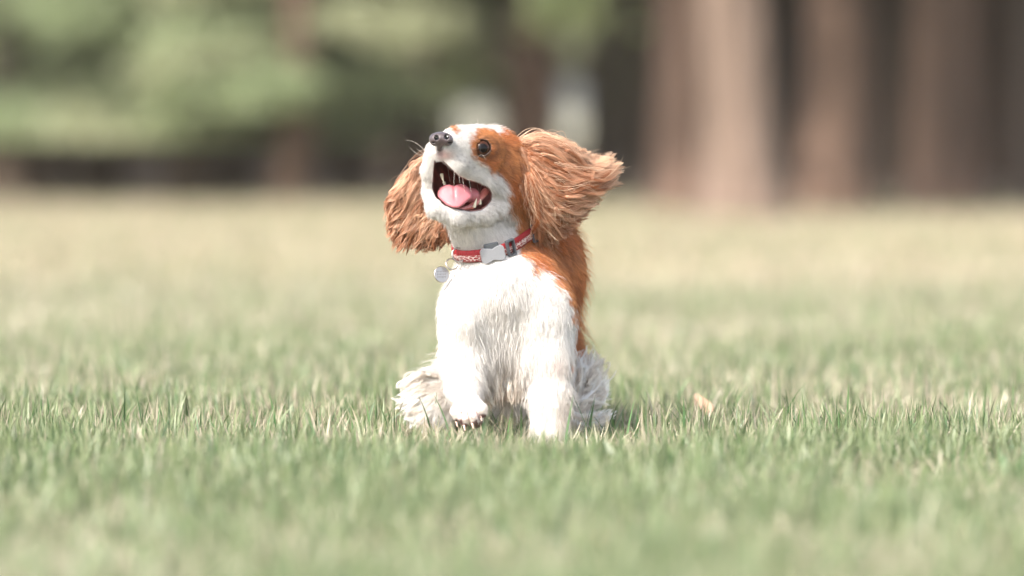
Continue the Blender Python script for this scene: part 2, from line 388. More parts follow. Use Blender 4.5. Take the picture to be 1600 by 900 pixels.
tree('spruce_tree', 'third low-branched spruce counted from the left edge', lowg, 150, 28.0, 5.0, .12, 'dark', skirt(1.0), 102)
tree('spruce_tree', 'fourth low-branched spruce counted from the left edge', lowg, 290, 27.4, 5.4, .11, 'dark', skirt(.80), 103)
tree('spruce_tree', 'low-branched spruce with a visible brown trunk, sixth from the left edge', lowg, 455, 26.6, 5.6, .085, 'warm', skirt(.75, 36000, .52), 104)
tree('spruce_tree', 'second low-branched spruce counted from the left edge', lowg, 78, 29.2, 5.0, .09, 'dark', skirt(.95), 116)
tree('spruce_tree', 'fifth low-branched spruce from the left edge, just left of the brown trunked one', lowg, 372, 29.0, 5.0, .09, 'dark', skirt(.80, 50000, .40), 117)
tree('spruce_tree', 'mid green spruce next to the right of the brown trunked spruce', lowg, 548, 28.6, 5.0, .07, 'dark', dict(n=30000, z0=.60, z1=4.6, R=.62, leaf=.034, cols=GP, ld=2.0), 114)
tree('leafy_tree', 'sunlit pale green leafy tree behind the dark slim tree left of the dog', lowg, 560, 36, 5.0, .07, 'dark', dict(n=26000, z0=.30, z1=4.6, R=.55, leaf=.05, cols=GP, ld=2.0), 115)
tree('spruce_tree', 'dark slim tree left of the dog, above its left ear', 'dark slim trees behind the dog', 640, 28.2, 6.0, .085, 'dark', dict(n=24000, z0=.80, z1=5, R=.75, leaf=.04, cols=GP), 105)
tree('pine_tree', 'brown trunked pine straight behind the top of the dog head', 'pines behind the dog', 822, 28.0, 7.0, .125, 'warm', dict(n=24000, z0=.88, z1=5, R=.8, leaf=.04, cols=GP), 106)
tree('spruce_tree', 'dark slim tree right behind the dog, between the pale gap and the big trunks', 'dark slim trees behind the dog', 938, 29, 6.0, .06, 'dark', dict(n=24000, z0=.90, z1=5, R=.7, leaf=.04, cols=GP), 107)
bigg = 'thick pine trunks at the right edge of the wood'
tree('pine_tree', 'thick reddish brown pine trunk standing just left of the pale leaning one', bigg, 1062, 24.6, 8.0, .165, 'warm', high(), 108, (.004, 0))
tree('pine_tree', 'pale greyish thick pine trunk leaning left, the brightest and nearest of the row', bigg, 1160, 23.2, 8.0, .155, 'grey', high(), 109, (-.075, 0))
tree('pine_tree', 'thick brown pine trunk to the right of the pale leaning one', bigg, 1300, 24.4, 8.0, .15, 'warm', high(), 110, (-.01, 0))
tree('pine_tree', 'slimmer reddish pine trunk, third from the right edge', bigg, 1450, 24.2, 8.0, .085, 'warm', high(), 111, (.012, 0))
tree('pine_tree', 'dull brown pine trunk, second from the right edge', bigg, 1520, 24.8, 8.0, .085, 'warm', high(), 112)
tree('pine_tree', 'rightmost pine trunk, half cut by the photo edge', bigg, 1592, 25.5, 7.5, .07, 'dark', high(), 113)
# trees deeper in the wood: copies of three prototypes
protos = []
for i, (rb, bk) in enumerate(((.14, 'dark'), (.11, 'dark'), (.17, 'warm'))):
    o = tree('wood_tree', 'tree', None, 800, CAM_D + 0, 7.5, rb, bk, high(2.4, 1.7, 7000), 120 + i); o.location = (0, 0, 0); protos.append(o)
dg = 'shaded trees in the second row of the wood'
near_spots = [(60, 41, 'shaded tree behind the far left spruce, trunk showing under its branches'), (215, 40, 'shaded tree between the third and fourth spruces from the left edge'), (365, 41, 'shaded tree behind the fifth spruce from the left edge'),
    (505, 43, 'shaded tree behind the mid green spruce'), (610, 39, 'dark tree close behind the slim tree left of the dog'), (805, 47, 'shaded tree behind the dog head, left of the brown pine trunk'),
    (1010, 38, 'shaded trunk touching the left side of the thick reddish brown pine'), (1100, 36, 'shaded trunk seen in the slit between the reddish brown pine and the pale leaning pine'), (1215, 38, 'dark trunk just right of the pale leaning pine'),
    (1240, 44, 'farther dark trunk between the pale leaning pine and the thick brown pine'), (1345, 37, 'dark trunk close to the right side of the thick brown pine'), (1390, 43, 'dark trunk midway between the thick brown pine and the slim reddish pine'),
    (1412, 33, 'dark trunk close to the left side of the slim reddish pine'), (1485, 39, 'shaded trunk between the slim reddish pine and the dull brown pine'), (1556, 36, 'shaded trunk between the dull brown pine and the rightmost pine')]
rr_ = np.random.default_rng(5)
for i, (px, D, lab_) in enumerate(near_spots):
    src = protos[i % 3]; o = src if i < 3 else src.copy()
    if i >= 3:
        C.objects.link(o)
        for ch in list(src.children):
            c = ch.copy(); C.objects.link(c); c.parent = o; c.matrix_parent_inverse = ch.matrix_parent_inverse.copy()
    o.location = (X(px, D), D - CAM_D, 0); o.rotation_euler = (0, 0, rr_.random() * 6.28)
    tag(o, lab_, 'tree', dg)
# rows beyond and beside those merge into one wood
spots = [(130, 45), (300, 46), (430, 50), (570, 47), (960, 50), (1025, 50), (1190, 48), (1255, 52), (-60, 38), (1680, 33), (1760, 28), (-180, 34), (1330, 56), (1500, 58), (1440, 50), (1600, 47), (250, 58), (20, 56), (-330, 31), (-480, 38), (-700, 30), (-900, 42), (-300, 50), (1900, 34), (2050, 27), (2200, 38), (2450, 30), (2000, 52)]
FW = [[], [], [], []]
for i, (px, D) in enumerate(spots):
    for q_, ch in enumerate(protos[i % 3].children):
        me_ = ch.data; nv_ = len(me_.vertices); co = np.zeros(nv_ * 3, np.float32); me_.vertices.foreach_get('co', co); co = co.reshape(-1, 3)
        a_ = rr_.random() * 6.28; R_ = np.array([[math.cos(a_), -math.sin(a_), 0], [math.sin(a_), math.cos(a_), 0], [0, 0, 1]])
        qd = np.zeros(len(me_.loops), np.int32); me_.loops.foreach_get('vertex_index', qd)
        if 'col' in me_.attributes: cl_ = np.zeros(nv_ * 4, np.float32); me_.attributes['col'].data.foreach_get('color', cl_); cl_ = cl_.reshape(-1, 4)[:, :3]
        else: cl_ = np.ones((nv_, 3)) * [.045, .03, .02]
        FW[0].append(co @ R_.T + [X(px, D), D - CAM_D, 0]); FW[1].append(qd.reshape(-1, 4) + sum(len(v) for v in FW[0][:-1])); FW[2].append(cl_)
# the far-off wood that closes the view, one mass with two gaps where daylight comes through
r = np.random.default_rng(77); n_ = 240000
px_ = r.random(n_) * 4400 - 1400; D_ = 64 + 12 * r.random(n_); z_ = r.random(n_) ** .8 * 6.5
yy = 180 - (z_ - CAM_H) * FPX / D_
gap = (np.hypot((px_ - 890) / 44, (yy - 178) / 62) < 1) | (np.hypot((px_ - 742) / 45, (yy - 192) / 50) < 1)
px_, D_, z_, yy = px_[~gap], D_[~gap], z_[~gap], yy[~gap]; n_ = len(px_)
c = np.stack([X(px_, D_), D_ - CAM_D, z_], -1); a = r.normal(0, 1, (n_, 3)); a /= np.linalg.norm(a, axis=1, keepdims=True); b_ = np.cross(a, r.normal(0, 1, (n_, 3))); b_ /= np.linalg.norm(b_, axis=1, keepdims=True)
V = np.stack([c - a * .20, c - b_ * .12, c + a * .20, c + b_ * .12], 1).reshape(-1, 3)
cb = np.stack([px_ / 120, yy / 60, 0 * px_], -1); g = vnoise(cb, 1, 3)[:, None]
col = np.array([.13, .10, .06]) * (1 - g) + np.array([.18, .20, .095]) * g
tag(link('far_wood', np_mesh('far_wood', np.concatenate([V] + FW[0]), np.concatenate([np.arange(n_ * 4).reshape(-1, 4)] + [q_ + n_ * 4 for q_ in FW[1]]), False, np.concatenate([np.repeat(col * (.7 + .6 * r.random((n_, 1))), 4, 0)] + FW[2])), M_LEAF), 'dark far-off wood closing the view behind the trunks', 'wood', kind='stuff')

# warm volume added to lift the dark tones of the wood
hm = bpy.data.materials.new('tone_lift_haze'); hm.use_nodes = True; hn = hm.node_tree.nodes; hn.remove(hn['Principled BSDF']); pv = hn.new('ShaderNodeVolumePrincipled')
pv.inputs['Color'].default_value = (1.0, .92, .78, 1); pv.inputs['Density'].default_value = .0007; hm.node_tree.links.new(pv.outputs[0], hn['Material Output'].inputs['Volume'])
hv = np.array([(x, y, z) for x in (-60, 60) for y in (-12, 110) for z in (-1.2, 11)], float); hq = np.array([(0, 1, 3, 2), (4, 6, 7, 5), (0, 4, 5, 1), (2, 3, 7, 6), (0, 2, 6, 4), (1, 5, 7, 3)])
tag(link('haze', np_mesh('haze', hv, hq, False), hm), 'faint warm haze volume added to lift the dark tones of the wood', 'haze', kind='stuff')
# ================================================================== the dog
def pxr(r): return r * S
dog = empty('dog', (0.03, 0.05, 0.0))
tag(dog, 'brown and white spaniel running towards the camera with open mouth, ears flying', 'dog')
B = Field(P(560, 720, 0) * [1, 0, 0] + [-0.02, -0.17, -0.03], [0.24, 0.43, 0.46], 0.0018)
def rc(a, b, r1, r2, k=14, sub=False): B.cone(P(*a), P(*b), pxr(r1), pxr(r2), pxr(k), sub)
def el(c, r, k=14, R=None, sub=False): B.ell(P(*c), [pxr(x) for x in r], pxr(k), R, sub)
# trunk
rc((785, 470, .03), (815, 462, .19), 86, 84, 20)
rc((812, 462, .17), (820, 520, .31), 80, 74, 20)
el((785, 452, -.01), (80, 84, 68), 20)
el((793, 520, -.0), (84, 56, 66), 20)
el((846, 500, -.005), (52, 82, 62), 20)
el((732, 500, -.02), (37, 80, 58), 20)
el((786, 545, .02), (44, 44, 50), 20)
el((856, 425, .10), (52, 62, 90), 18)
rc((746, 470, -.032), (740, 565, -.042), 34, 24, 28)
rc((790, 475, -.038), (790, 532, -.036), 40, 28, 28)
rc((830, 470, -.032), (836, 560, -.040), 34, 24, 28)
# neck and throat
rc((780, 330, .02), (795, 430, .045), 50, 76, 18)
rc((728, 340, -.05), (765, 392, -.01), 30, 50, 16)
# fore leg that stands
rc((850, 480, -.03), (855, 565, -.045), 40, 34, 24)
rc((855, 560, -.044), (860, 628, -.056), 34, 30, 22)
rc((860, 620, -.055), (859, 672, -.063), 30, 28, 14)
rc((858, 678, -.05), (853, 694, -.08), 27, 21, 10)
for tx in (836, 848, 861, 873): rc((854, 690, -.07), (tx, 700, -.10 + abs(tx - 854) * .0007), 11, 9, 4)
# fore leg that is lifted
rc((726, 480, -.03), (724, 562, -.05), 36, 33, 26)
rc((723, 560, -.05), (725, 612, -.085), 31, 25, 18)
rc((725, 608, -.083), (731, 630, -.103), 27, 19, 10)
TOES = ((712, 650, -.115), (724, 659, -.122), (739, 656, -.124), (753, 644, -.119))
for (sx, sy), (tx, ty, tz) in zip(((718, 634), (725, 637), (735, 636), (743, 630)), TOES):
    rc((sx, sy, -.109), (tx, ty - 6, tz), 8.5, 8.2, 1.6)
    rc((tx, ty - 6, tz), (tx + 2, ty + 3, tz + .002), 8.6, 6.5, 1.5)
el((742, 656, -.100), (13, 9, 14), 4)
# hind legs
rc((760, 560, .24), (702, 606, .18), 40, 30, 18)
rc((702, 606, .18), (686, 640, .13), 31, 26, 12)
rc((684, 640, .13), (674, 684, .12), 23, 15, 10)
rc((674, 684, .12), (671, 688, .085), 14, 12, 8)
rc((858, 530, .25), (884, 600, .19), 44, 28, 18)
rc((884, 600, .19), (894, 645, .14), 27, 22, 12)
rc((896, 645, .14), (902, 684, .12), 22, 15, 10)
rc((902, 684, .12), (902, 689, .085), 14, 12, 8)
rc((800, 560, .30), (796, 640, .24), 34, 14, 14)                # tail, carried low behind the legs
# head
el((767, 258, -.015), (49, 48, 58), 12)
el((786, 273, .0), (40, 46, 46), 12)
el((797, 290, .005), (36, 42, 44), 14)
rc((752, 232, -.05), (735, 229, -.072), 32, 29, 12)
el((718, 225, -.088), (30, 25, 26), 10)
rc((706, 218, -.10), (745, 222, -.05), 14, 22, 10)
el((714, 288, -.045), (44, 52, 40), 10)
el((702, 264, -.05), (32, 34, 38), 10)
rc((742, 244, -.065), (698, 231, -.112), 34, 17, 12)
rc((697, 238, -.112), (712, 255, -.105), 14, 18, 8)
rc((712, 257, -.105), (752, 284, -.065), 17, 19, 9)
rc((752, 284, -.065), (778, 302, -.032), 18, 18, 9)
rc((683, 236, -.102), (674, 266, -.092), 17, 14, 8)
rc((674, 266, -.090), (674, 300, -.082), 14, 12, 7)
rc((674, 300, -.080), (680, 322, -.092), 12, 13, 8)
rc((681, 326, -.095), (712, 338, -.090), 13, 14, 7)
rc((712, 338, -.090), (756, 334, -.060), 14, 15, 7)
rc((756, 334, -.060), (779, 312, -.032), 15, 17, 7)
rc((720, 326, -.04), (770, 326, -.01), 26, 34, 10)
B.smooth(1)
# the open mouth
MOUTH = [(680, 250), (691, 251), (703, 263), (717, 276), (730, 282), (746, 285), (758, 290), (767, 301), (766, 312), (760, 320), (751, 327), (735, 329), (717, 326), (693, 319), (680, 306), (677, 293), (678, 268)]
MBACK = -.026
def mouth_sd(p):
    px, py = proj(p); return np.maximum(poly_sd(px, py, MOUTH) * S, p[..., 1] - MBACK - np.clip(px - 722, -45, 60) * .0007)
lo_, hi_ = P(660, 345, -.17), P(790, 235, 0); a_ = ((lo_ - B.lo) / B.h).astype(int); b_ = ((hi_ - B.lo) / B.h).astype(int)
sl_ = tuple(slice(max(0, min(a_[i], b_[i])), max(a_[i], b_[i])) for i in range(3))
B._blend(sl_, mouth_sd(np.stack(np.meshgrid(*[B.ax[i][sl_[i]] for i in range(3)], indexing='ij'), -1)).astype(np.float32), pxr(3.5), True)
# eye socket
EYE = B.hit(755, 232); EYE_R = pxr(14.2)
eye_n = B.grad(EYE); EYE_C = EYE - eye_n * EYE_R * 0.30
B.ell(EYE_C - vdir(0, 0, -1) * pxr(3), [EYE_R * 1.28] * 3, pxr(4)); B.ell(EYE_C + vdir(-.1, -.1, -1) * pxr(5), [EYE_R * 1.1] * 3, pxr(1.2), sub=True)
# eyelids: a thin shell over the ball, open as an almond
eo_ = ((EYE_C - B.lo) / B.h).astype(int); sl_ = tuple(slice(max(0, e_ - 12), e_ + 13) for e_ in eo_)
EG = np.stack(np.meshgrid(*[B.ax[i][sl_[i]] for i in range(3)], indexing='ij'), -1) - EYE_C
EU, EV = vdir(1, .12, .25), vdir(-.12, -1, .2); eu, ev = EG @ EU, EG @ EV
B._blend(sl_, np.maximum(np.linalg.norm(EG, axis=-1) - EYE_R * 1.15, (1 - np.abs(ev) / (EYE_R * .86) - (eu / (EYE_R * 1.12)) ** 2) * EYE_R * .5).astype(np.float32), pxr(1.5))
BV, BQ = B.mesh()
BN = B.grad(BV)

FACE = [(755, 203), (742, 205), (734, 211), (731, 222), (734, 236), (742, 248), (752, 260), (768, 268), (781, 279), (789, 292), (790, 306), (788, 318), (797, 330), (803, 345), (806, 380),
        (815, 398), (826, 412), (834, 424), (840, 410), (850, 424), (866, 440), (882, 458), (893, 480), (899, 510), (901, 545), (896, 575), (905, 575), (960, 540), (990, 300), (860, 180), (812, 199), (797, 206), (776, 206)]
FARP = [(696, 190), (697, 207), (711, 212), (716, 204), (708, 190)]
BROWN = np.array([0.45, 0.170, 0.055]); WHITE = np.array([0.70, 0.67, 0.635])
def coat(p):
    px, py = proj(p); Y = p[..., 1]
    nz = (vnoise(p, 90, 1) - .5) * 12 + (vnoise(p, 300, 2) - .5) * 8
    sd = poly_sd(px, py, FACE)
    back = (0.095 - Y) * 900 + np.clip(px * 0 + 1.3 * (py - 520), 0, 400) + np.clip(py - 535, 0, 200) * 1.6 + np.where((py > 505) & (px < 745), 60, 0)
    fl = np.where((py < 470) & (Y > .03), (px - 712) * 1.0, 99)  # brown on the far flank too
    sd = np.minimum(sd, back); sd = np.where(Y > .03, np.minimum(sd, np.where(Y > .06, fl, 99)), sd)
    sd = np.minimum(sd, poly_sd(px, py, FARP) + 2)
    headback = np.where((py < 330) & (Y > .025) & (px > 700), -20, 99); sd = np.minimum(sd, headback)
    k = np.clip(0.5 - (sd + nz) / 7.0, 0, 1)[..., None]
    shade = (0.72 + 0.5 * vnoise(p, 45, 5))[..., None]
    warm = np.array([1.0, 1.0, 1.0]) + (vnoise(p, 30, 6)[..., None] - .5) * np.array([0.0, .35, .6])
    br = BROWN * shade * warm
    cream = np.clip((vnoise(p, 28, 8) - .35) * 1.2, 0, 1)[..., None] * np.clip((py - 520) / 120, 0.05, 1)[..., None]
    wh = WHITE * (1 - cream * np.array([.08, .17, .26]))
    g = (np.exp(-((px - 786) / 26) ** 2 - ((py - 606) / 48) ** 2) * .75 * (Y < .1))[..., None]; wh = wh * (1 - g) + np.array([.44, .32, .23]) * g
    # pink skin showing in the leg folds and above the lip
    for (cx, cy, cr, am) in ((722, 552, 16, .28), (860, 572, 20, .25), (697, 240, 10, .45), (689, 238, 6, .6), (730, 645, 24, .45)):
        g = np.exp(-((px - cx) ** 2 + ((py - cy) * 1.6) ** 2) / (cr * cr))[..., None] * am * (Y < 0.02)[..., None]
        wh = wh * (1 - g) + np.array([.74, .48, .42]) * g
    for (cx, cy, rx_, ry_, am, cc_) in ((687, 238, 5, 8, .75, (.20, .13, .13)), (694, 243, 9, 4, .35, (.55, .33, .30)), (748, 229, 4.5, 4.5, 0, (0, 0, 0))):
        g = np.exp(-((px - cx) / rx_) ** 2 - ((py - cy) / ry_) ** 2)[..., None] * am * (Y < -.03)[..., None]; wh = wh * (1 - g) + np.array(cc_) * g
    for (cx, cy) in ((712, 243), (719, 240), (726, 244), (716, 250), (723, 251), (731, 252), (709, 250), (728, 259), (737, 259), (720, 258)):
        g = np.exp(-((px - cx) ** 2 + (py - cy) ** 2) / 2.2)[..., None] * .55 * (Y < -.05)[..., None]; wh = wh * (1 - g) + np.array([.16, .12, .11]) * g
    g = np.exp(-(np.hypot((px - 742) / 5, (py - 233) / 3.5)) ** 2)[..., None] * .7 * (Y < -.03)[..., None]; br = br * (1 - g) + np.array([.07, .035, .025]) * g
    g = np.exp(-((np.hypot((px - 757), (py - 231)) - 15) / 3.0) ** 2)[..., None] * .45 * (Y < -.03)[..., None]; br = br * (1 - g) + np.array([.12, .045, .02]) * g
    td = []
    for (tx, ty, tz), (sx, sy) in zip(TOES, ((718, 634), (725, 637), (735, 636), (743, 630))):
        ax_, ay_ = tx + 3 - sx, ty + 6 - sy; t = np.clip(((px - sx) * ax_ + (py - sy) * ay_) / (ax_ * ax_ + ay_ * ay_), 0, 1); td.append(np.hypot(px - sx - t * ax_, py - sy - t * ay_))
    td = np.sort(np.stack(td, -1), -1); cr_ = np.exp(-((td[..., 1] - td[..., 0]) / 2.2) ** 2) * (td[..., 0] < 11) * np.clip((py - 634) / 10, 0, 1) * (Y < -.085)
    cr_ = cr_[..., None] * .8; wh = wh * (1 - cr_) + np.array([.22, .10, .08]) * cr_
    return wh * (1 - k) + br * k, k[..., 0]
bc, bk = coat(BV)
msd = mouth_sd(BV)
inm = np.clip((0.0014 - msd) / 0.0008, 0, 1)[:, None]
vpx, vpy = proj(BV)
gum = np.array([.19, .032, .024]) * (0.55 + 0.7 * vnoise(BV, 160, 11))[:, None]
ridge = np.clip(np.sin((vpx - .8 * vpy) * .55) * .5 + .5, 0, 1)[:, None]
gum = gum * (1 - .35 * ridge)
gum = np.where((vpx > 735)[:, None], gum * .6 + np.array([.30, .12, .11]), gum)
bc = bc * (1 - inm) + gum * inm
lip = np.exp(-((msd - .0013) / .0010) ** 2)[:, None] * ((vpx > 742) | ((vpx < 700) & (vpy > 285)) | (vpy > 322))[:, None]
bc = bc * (1 - .85 * lip) + np.array([.06, .035, .03]) * .85 * lip
ed = np.linalg.norm(BV - EYE_C, axis=1); er = np.clip((EYE_R * 1.28 - ed) / (EYE_R * .16), 0, 1)[:, None]
bc = bc * (1 - er) + np.array([.035, .02, .016]) * er
for (tx, ty) in ((713, 659), (724, 667), (739, 664), (752, 652), (744, 661)):      # toe pads under the lifted paw
    g = np.clip((9.0 - np.hypot(vpx - tx - 3, vpy - ty - 2)) / 2.5, 0, 1)[:, None] * (BN[:, 2] < -.15)[:, None] * (BV[:, 1] < -.07)[:, None]
    bc = bc * (1 - g) + np.array([.10, .05, .045]) * g
skin, n, l, b = newmat('coat_skin')
at = n.new('ShaderNodeAttribute'); at.attribute_name = 'col'; l.new(at.outputs['Color'], b.inputs['Base Color']); b.inputs['Roughness'].default_value = .6
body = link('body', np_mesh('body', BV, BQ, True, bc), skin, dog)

# collar line round the neck, found on the body itself
COL_C = P(772, 365, .025)
ux = P(842, 338, .0) - P(703, 366, .0); ux /= np.linalg.norm(ux)
uf = P(772, 404, -.085) - COL_C; uf = uf - (uf @ ux) * ux; uf /= np.linalg.norm(uf)
un = np.cross(ux, uf); un = un / np.linalg.norm(un); un = un if un[2] > 0 else -un
NCOL = 160; ring = []
for i in range(NCOL):
    a = 2 * math.pi * i / NCOL; d = ux * math.cos(a) + uf * math.sin(a); r = 0.02
    while r < .14 and B.at(COL_C + d * r) < 0.0045: r += .0008
    ring.append(r)
ring = np.array(ring)
for _ in range(10): ring = np.maximum(ring * .999, (np.roll(ring, 1) + np.roll(ring, -1)) / 2)
ang = np.arange(NCOL) * 2 * math.pi / NCOL
RING = COL_C + ring[:, None] * (np.cos(ang)[:, None] * ux + np.sin(ang)[:, None] * uf)

# ------------------------------------------------------------------ fur
#        px   py    Y     dx    dy   dY   length mm  lift
ANCH = [(700, 212, -.12,  1, -.1, .6,   4, .35), (730, 200, -.07, 1, -.1, .7, 6, .35), (745, 215, -.08, 1, -.1, .6, 4, .25),
        (785, 203, -.02,  1, .25, .6,   9, .30), (758, 252, -.08, .8, .5, .5, 5, .25), (775, 225, -.06, 1, .2, .5, 6, .25),
        (790, 262, -.05, .7, .8, .3,   9, .25), (798, 300, -.03, .5, 1, .3, 13, .25), (715, 245, -.13, .7, .7, .3, 4, .25),
        (735, 262, -.11, .8, .6, .3,   4, .2), (760, 288, -.08, .8, .5, .4, 4.5, .2), (782, 305, -.05, .7, .8, .3, 9, .3),
        (663, 262, -.09, -.3, 1, .2,   5, .3), (665, 300, -.08, -.1, 1, .3, 5, .25), (745, 328, -.08, .4, 1, .2, 4, .2), (700, 324, -.10, .1, 1, .2, 4, .2), (684, 332, -.11, .1, 1, .3, 8, .3),
        (715, 345, -.10, .3, 1, .3,   9, .3), (755, 340, -.07, .6, .8, .3, 9, .3), (735, 370, -.06, .2, 1, .2, 11, .25),
        (790, 350, -.03, .2, 1, .2,  14, .25), (830, 340, .0, .3, 1, .3, 16, .25), (835, 385, .02, .4, 1, .2, 22, .35),
        (700, 385, -.02, -.2, 1, .1, 12, .25), (770, 425, -.10, .0, 1, .0, 13, .2), (715, 430, -.07, -.1, 1, .0, 10, .18),
        (840, 430, -.04, .1, 1, .1,  15, .25), (790, 490, -.10, .0, 1, -.1, 21, .22), (700, 490, -.04, -.08, 1, .0, 9, .2),
        (745, 500, -.08, .1, 1, .0,  11, .18), (880, 480, -.02, .08, 1, .1, 10, .2), (840, 500, -.07, -.05, 1, .0, 10, .18),
        (785, 545, -.05, .0, 1, -.1, 34, .25), (765, 575, -.02, .15, 1, -.1, 44, .3), (805, 575, -.02, -.1, 1, -.1, 40, .3), (790, 575, .0, .0, 1, .0, 52, .35),
        (700, 560, -.03, -.1, 1, -.1, 9, .25), (722, 570, -.07, .1, 1, -.2, 10, .25), (748, 580, -.03, .4, 1, .0, 34, .3),
        (722, 615, -.10, .1, 1, -.2,  8, .25), (745, 610, -.06, .5, 1, .0, 20, .3), (730, 642, -.12, .1, 1, -.2, 3, .25), (738, 655, -.12, .1, 1, .1, 1.5, .2), (712, 648, -.12, .1, 1, .1, 1.8, .2), (752, 642, -.12, .1, 1, .1, 1.8, .2),
        (850, 560, -.06, .0, 1, -.1, 8, .2), (890, 560, .0, .25, 1, .1, 15, .3), (822, 580, -.02, -.1, 1, .0, 26, .3),
        (855, 620, -.08, .0, 1, -.1, 8, .2), (885, 625, -.03, .2, 1, .0, 18, .3), (855, 680, -.09, .0, 1, -.2, 9, .2), (853, 698, -.11, .0, 1, -.3, 10, .35),
        (875, 395, .10, .25, 1, .5,  24, .35), (905, 440, .12, .1, 1, .5, 24, .35), (912, 500, .18, .1, 1, .4, 26, .35), (860, 450, .3, 0, 1, .4, 26, .3),
        (905, 545, .22, .3, 1, .1,  32, .35), (720, 480, .15, -.1, 1, .4, 22, .3), (820, 430, .25, 0, .3, 1, 22, .3),
        (690, 590, .15, -.7, .6, .0, 26, .35), (665, 598, .17, -1, .05, .0, 34, .45), (668, 640, .13, -.6, .8, .0, 24, .35), (674, 675, .11, -.2, 1, -.1, 14, .3),
        (662, 625, .13, -1, .35, .0, 28, .45), (700, 640, .11, .0, 1, .0, 18, .3),
        (910, 595, .18, .5, -.4, .0, 20, .4), (912, 632, .13, .6, .6, -.1, 22, .4), (903, 682, .11, .2, 1, -.1, 16, .3),
        (796, 600, .26, 0, 1, 0, 40, .3), (796, 640, .24, .1, 1, 0, 34, .3)]
AP = np.array([P(*a[:3]) for a in ANCH]); AD = np.array([vdir(*a[3:6]) for a in ANCH]); AL = np.array([a[6] for a in ANCH]) * .001; AF = np.array([a[7] for a in ANCH])
def flow(p):
    d2 = ((p[:, None, :] - AP[None]) ** 2).sum(-1); w_ = np.exp(-d2 / (2 * .020 ** 2)) + 1e-9 / (d2 + 1e-4) 
    w_ /= w_.sum(1, keepdims=True)
    d = w_ @ AD; d /= np.maximum(np.linalg.norm(d, axis=1, keepdims=True), 1e-6)
    return d, w_ @ AL, w_ @ AF
def sample_mesh(V, Q, N_, dens):
    """about N_ points spread over the quads in proportion to area * dens(centre)"""
    a, b_, c, d = (V[Q[:, i]] for i in range(4))
    A1 = np.linalg.norm(np.cross(b_ - a, c - a), axis=1) * .5; A2 = np.linalg.norm(np.cross(c - a, d - a), axis=1) * .5
    cen = (a + b_ + c + d) / 4; wgt = (A1 + A2) * dens(cen)
    idx = rng.choice(len(Q), N_, p=wgt / wgt.sum())
    u = rng.random(N_); v = rng.random(N_); u, v = u[:, None], v[:, None]
    return (a[idx] * (1 - u) + b_[idx] * u) * (1 - v) + (d[idx] * (1 - u) + c[idx] * u) * v
def bdens(c):
    px, py = proj(c); r = np.full(len(c), 1.0)
    r *= np.where(py < 350, 2.6, 1.0); r *= np.where((py < 345) & (px < 800) & (c[:, 1] < .0), 1.9, 1.0)
    r *= np.where(c[:, 1] > .12, .4, 1); r *= np.where((B.grad(c)[:, 1] > .35), .35, 1)
    return r
NH = 280000
R0 = sample_mesh(BV, BQ, NH, bdens)
keep = (mouth_sd(R0) > .0020) & (np.linalg.norm(R0 - EYE_C, axis=1) > EYE_R * 1.18) & (R0[:, 2] > .004)
NOSE_P = P(688, 218, -.130); keep &= np.linalg.norm((R0 - NOSE_P) * [1, .8, 1.25], axis=1) > pxr(18)
qx, qy = proj(R0)
keep &= ~((R0[:, 1] < -.07) & (B.grad(R0)[:, 2] < -.3) & (qy > 640) & (qx < 765) & (qx > 700))
R0 = R0[keep]
def grow(R0, dirs, L, lift, K=6, clump_r=.006, clump_amt=.42, wave=.08, jit=.16, drop=.35, fld=B):
    n = len(R0); N0 = fld.grad(R0)
    d = dirs - (dirs * N0).sum(1, keepdims=True) * N0; d /= np.maximum(np.linalg.norm(d, axis=1, keepdims=True), 1e-6)
    # neighbours share a lean, so the coat parts into locks
    nv = np.stack([vnoise(R0, 70, s_) - .5 for s_ in (21, 22, 23)], -1)
    d = d + nv * .7 + rng.normal(0, jit, (n, 3)); d -= (d * N0).sum(1, keepdims=True) * N0 * .8; d /= np.linalg.norm(d, axis=1, keepdims=True)
    pts = np.zeros((n, K, 3)); pts[:, 0] = R0; cur = R0.copy()
    lf = lift * (0.8 + .5 * rng.random(n)); fly = rng.random(n) < .06; lf = np.where(fly, lf * 2.6 + .15, lf); L = np.where(fly, L * 1.25, L)
    for k in range(1, K):
        t = k / (K - 1)
        v = d + N0 * (lf * (1.3 - t))[:, None] + dirs * drop * t; v /= np.linalg.norm(v, axis=1, keepdims=True)
        cur = cur + v * (L / (K - 1))[:, None]
        s_ = fld.at(cur); m = s_ < .0008; 
        if m.any(): cur[m] += fld.grad(cur[m]) * (.0008 - s_[m])[:, None]
        pts[:, k] = cur
    # clumping
    nc = max(20, int(n * .05)); ci = rng.choice(n, nc, replace=False)
    kd = KDTree(nc)
    for j, c in enumerate(ci): kd.insert(R0[c], j)
    kd.balance(); near = np.array([kd.find(r)[1] for r in R0]); cp = pts[ci[near]]
    tt = (np.linspace(0, 1, K) ** 1.3)[None, :, None] * np.clip(clump_amt * .6 + L / .05, .2, .75)[:, None, None] * (0.5 + .5 * rng.random((n, 1, 1))); tt = np.where(fly[:, None, None], tt * .2, tt)
    off = np.linalg.norm(cp[:, 0] - pts[:, 0], axis=1); tt = tt * np.clip(1.6 - off / clump_r * .5, 0, 1)[:, None, None]
    pts = pts * (1 - tt) + cp * tt
    ph = rng.random(nc)[near] * 6.28; ax = np.cross(d, N0)
    wv = np.sin(np.linspace(0, 1, K)[None] * 5 + ph[:, None]) * np.linspace(0, 1, K)[None] * wave
    pts += ax[:, None, :] * (wv * L[:, None])[:, :, None]
    return pts, near
fd, fl_, ff = flow(R0)
fl_ = fl_ * np.where((qy[keep] < 330) & (qx[keep] > 735) & (qy[keep] > 214), 1.4, 1.0)
fl_ = fl_ * (0.65 + .6 * rng.random(len(R0)))
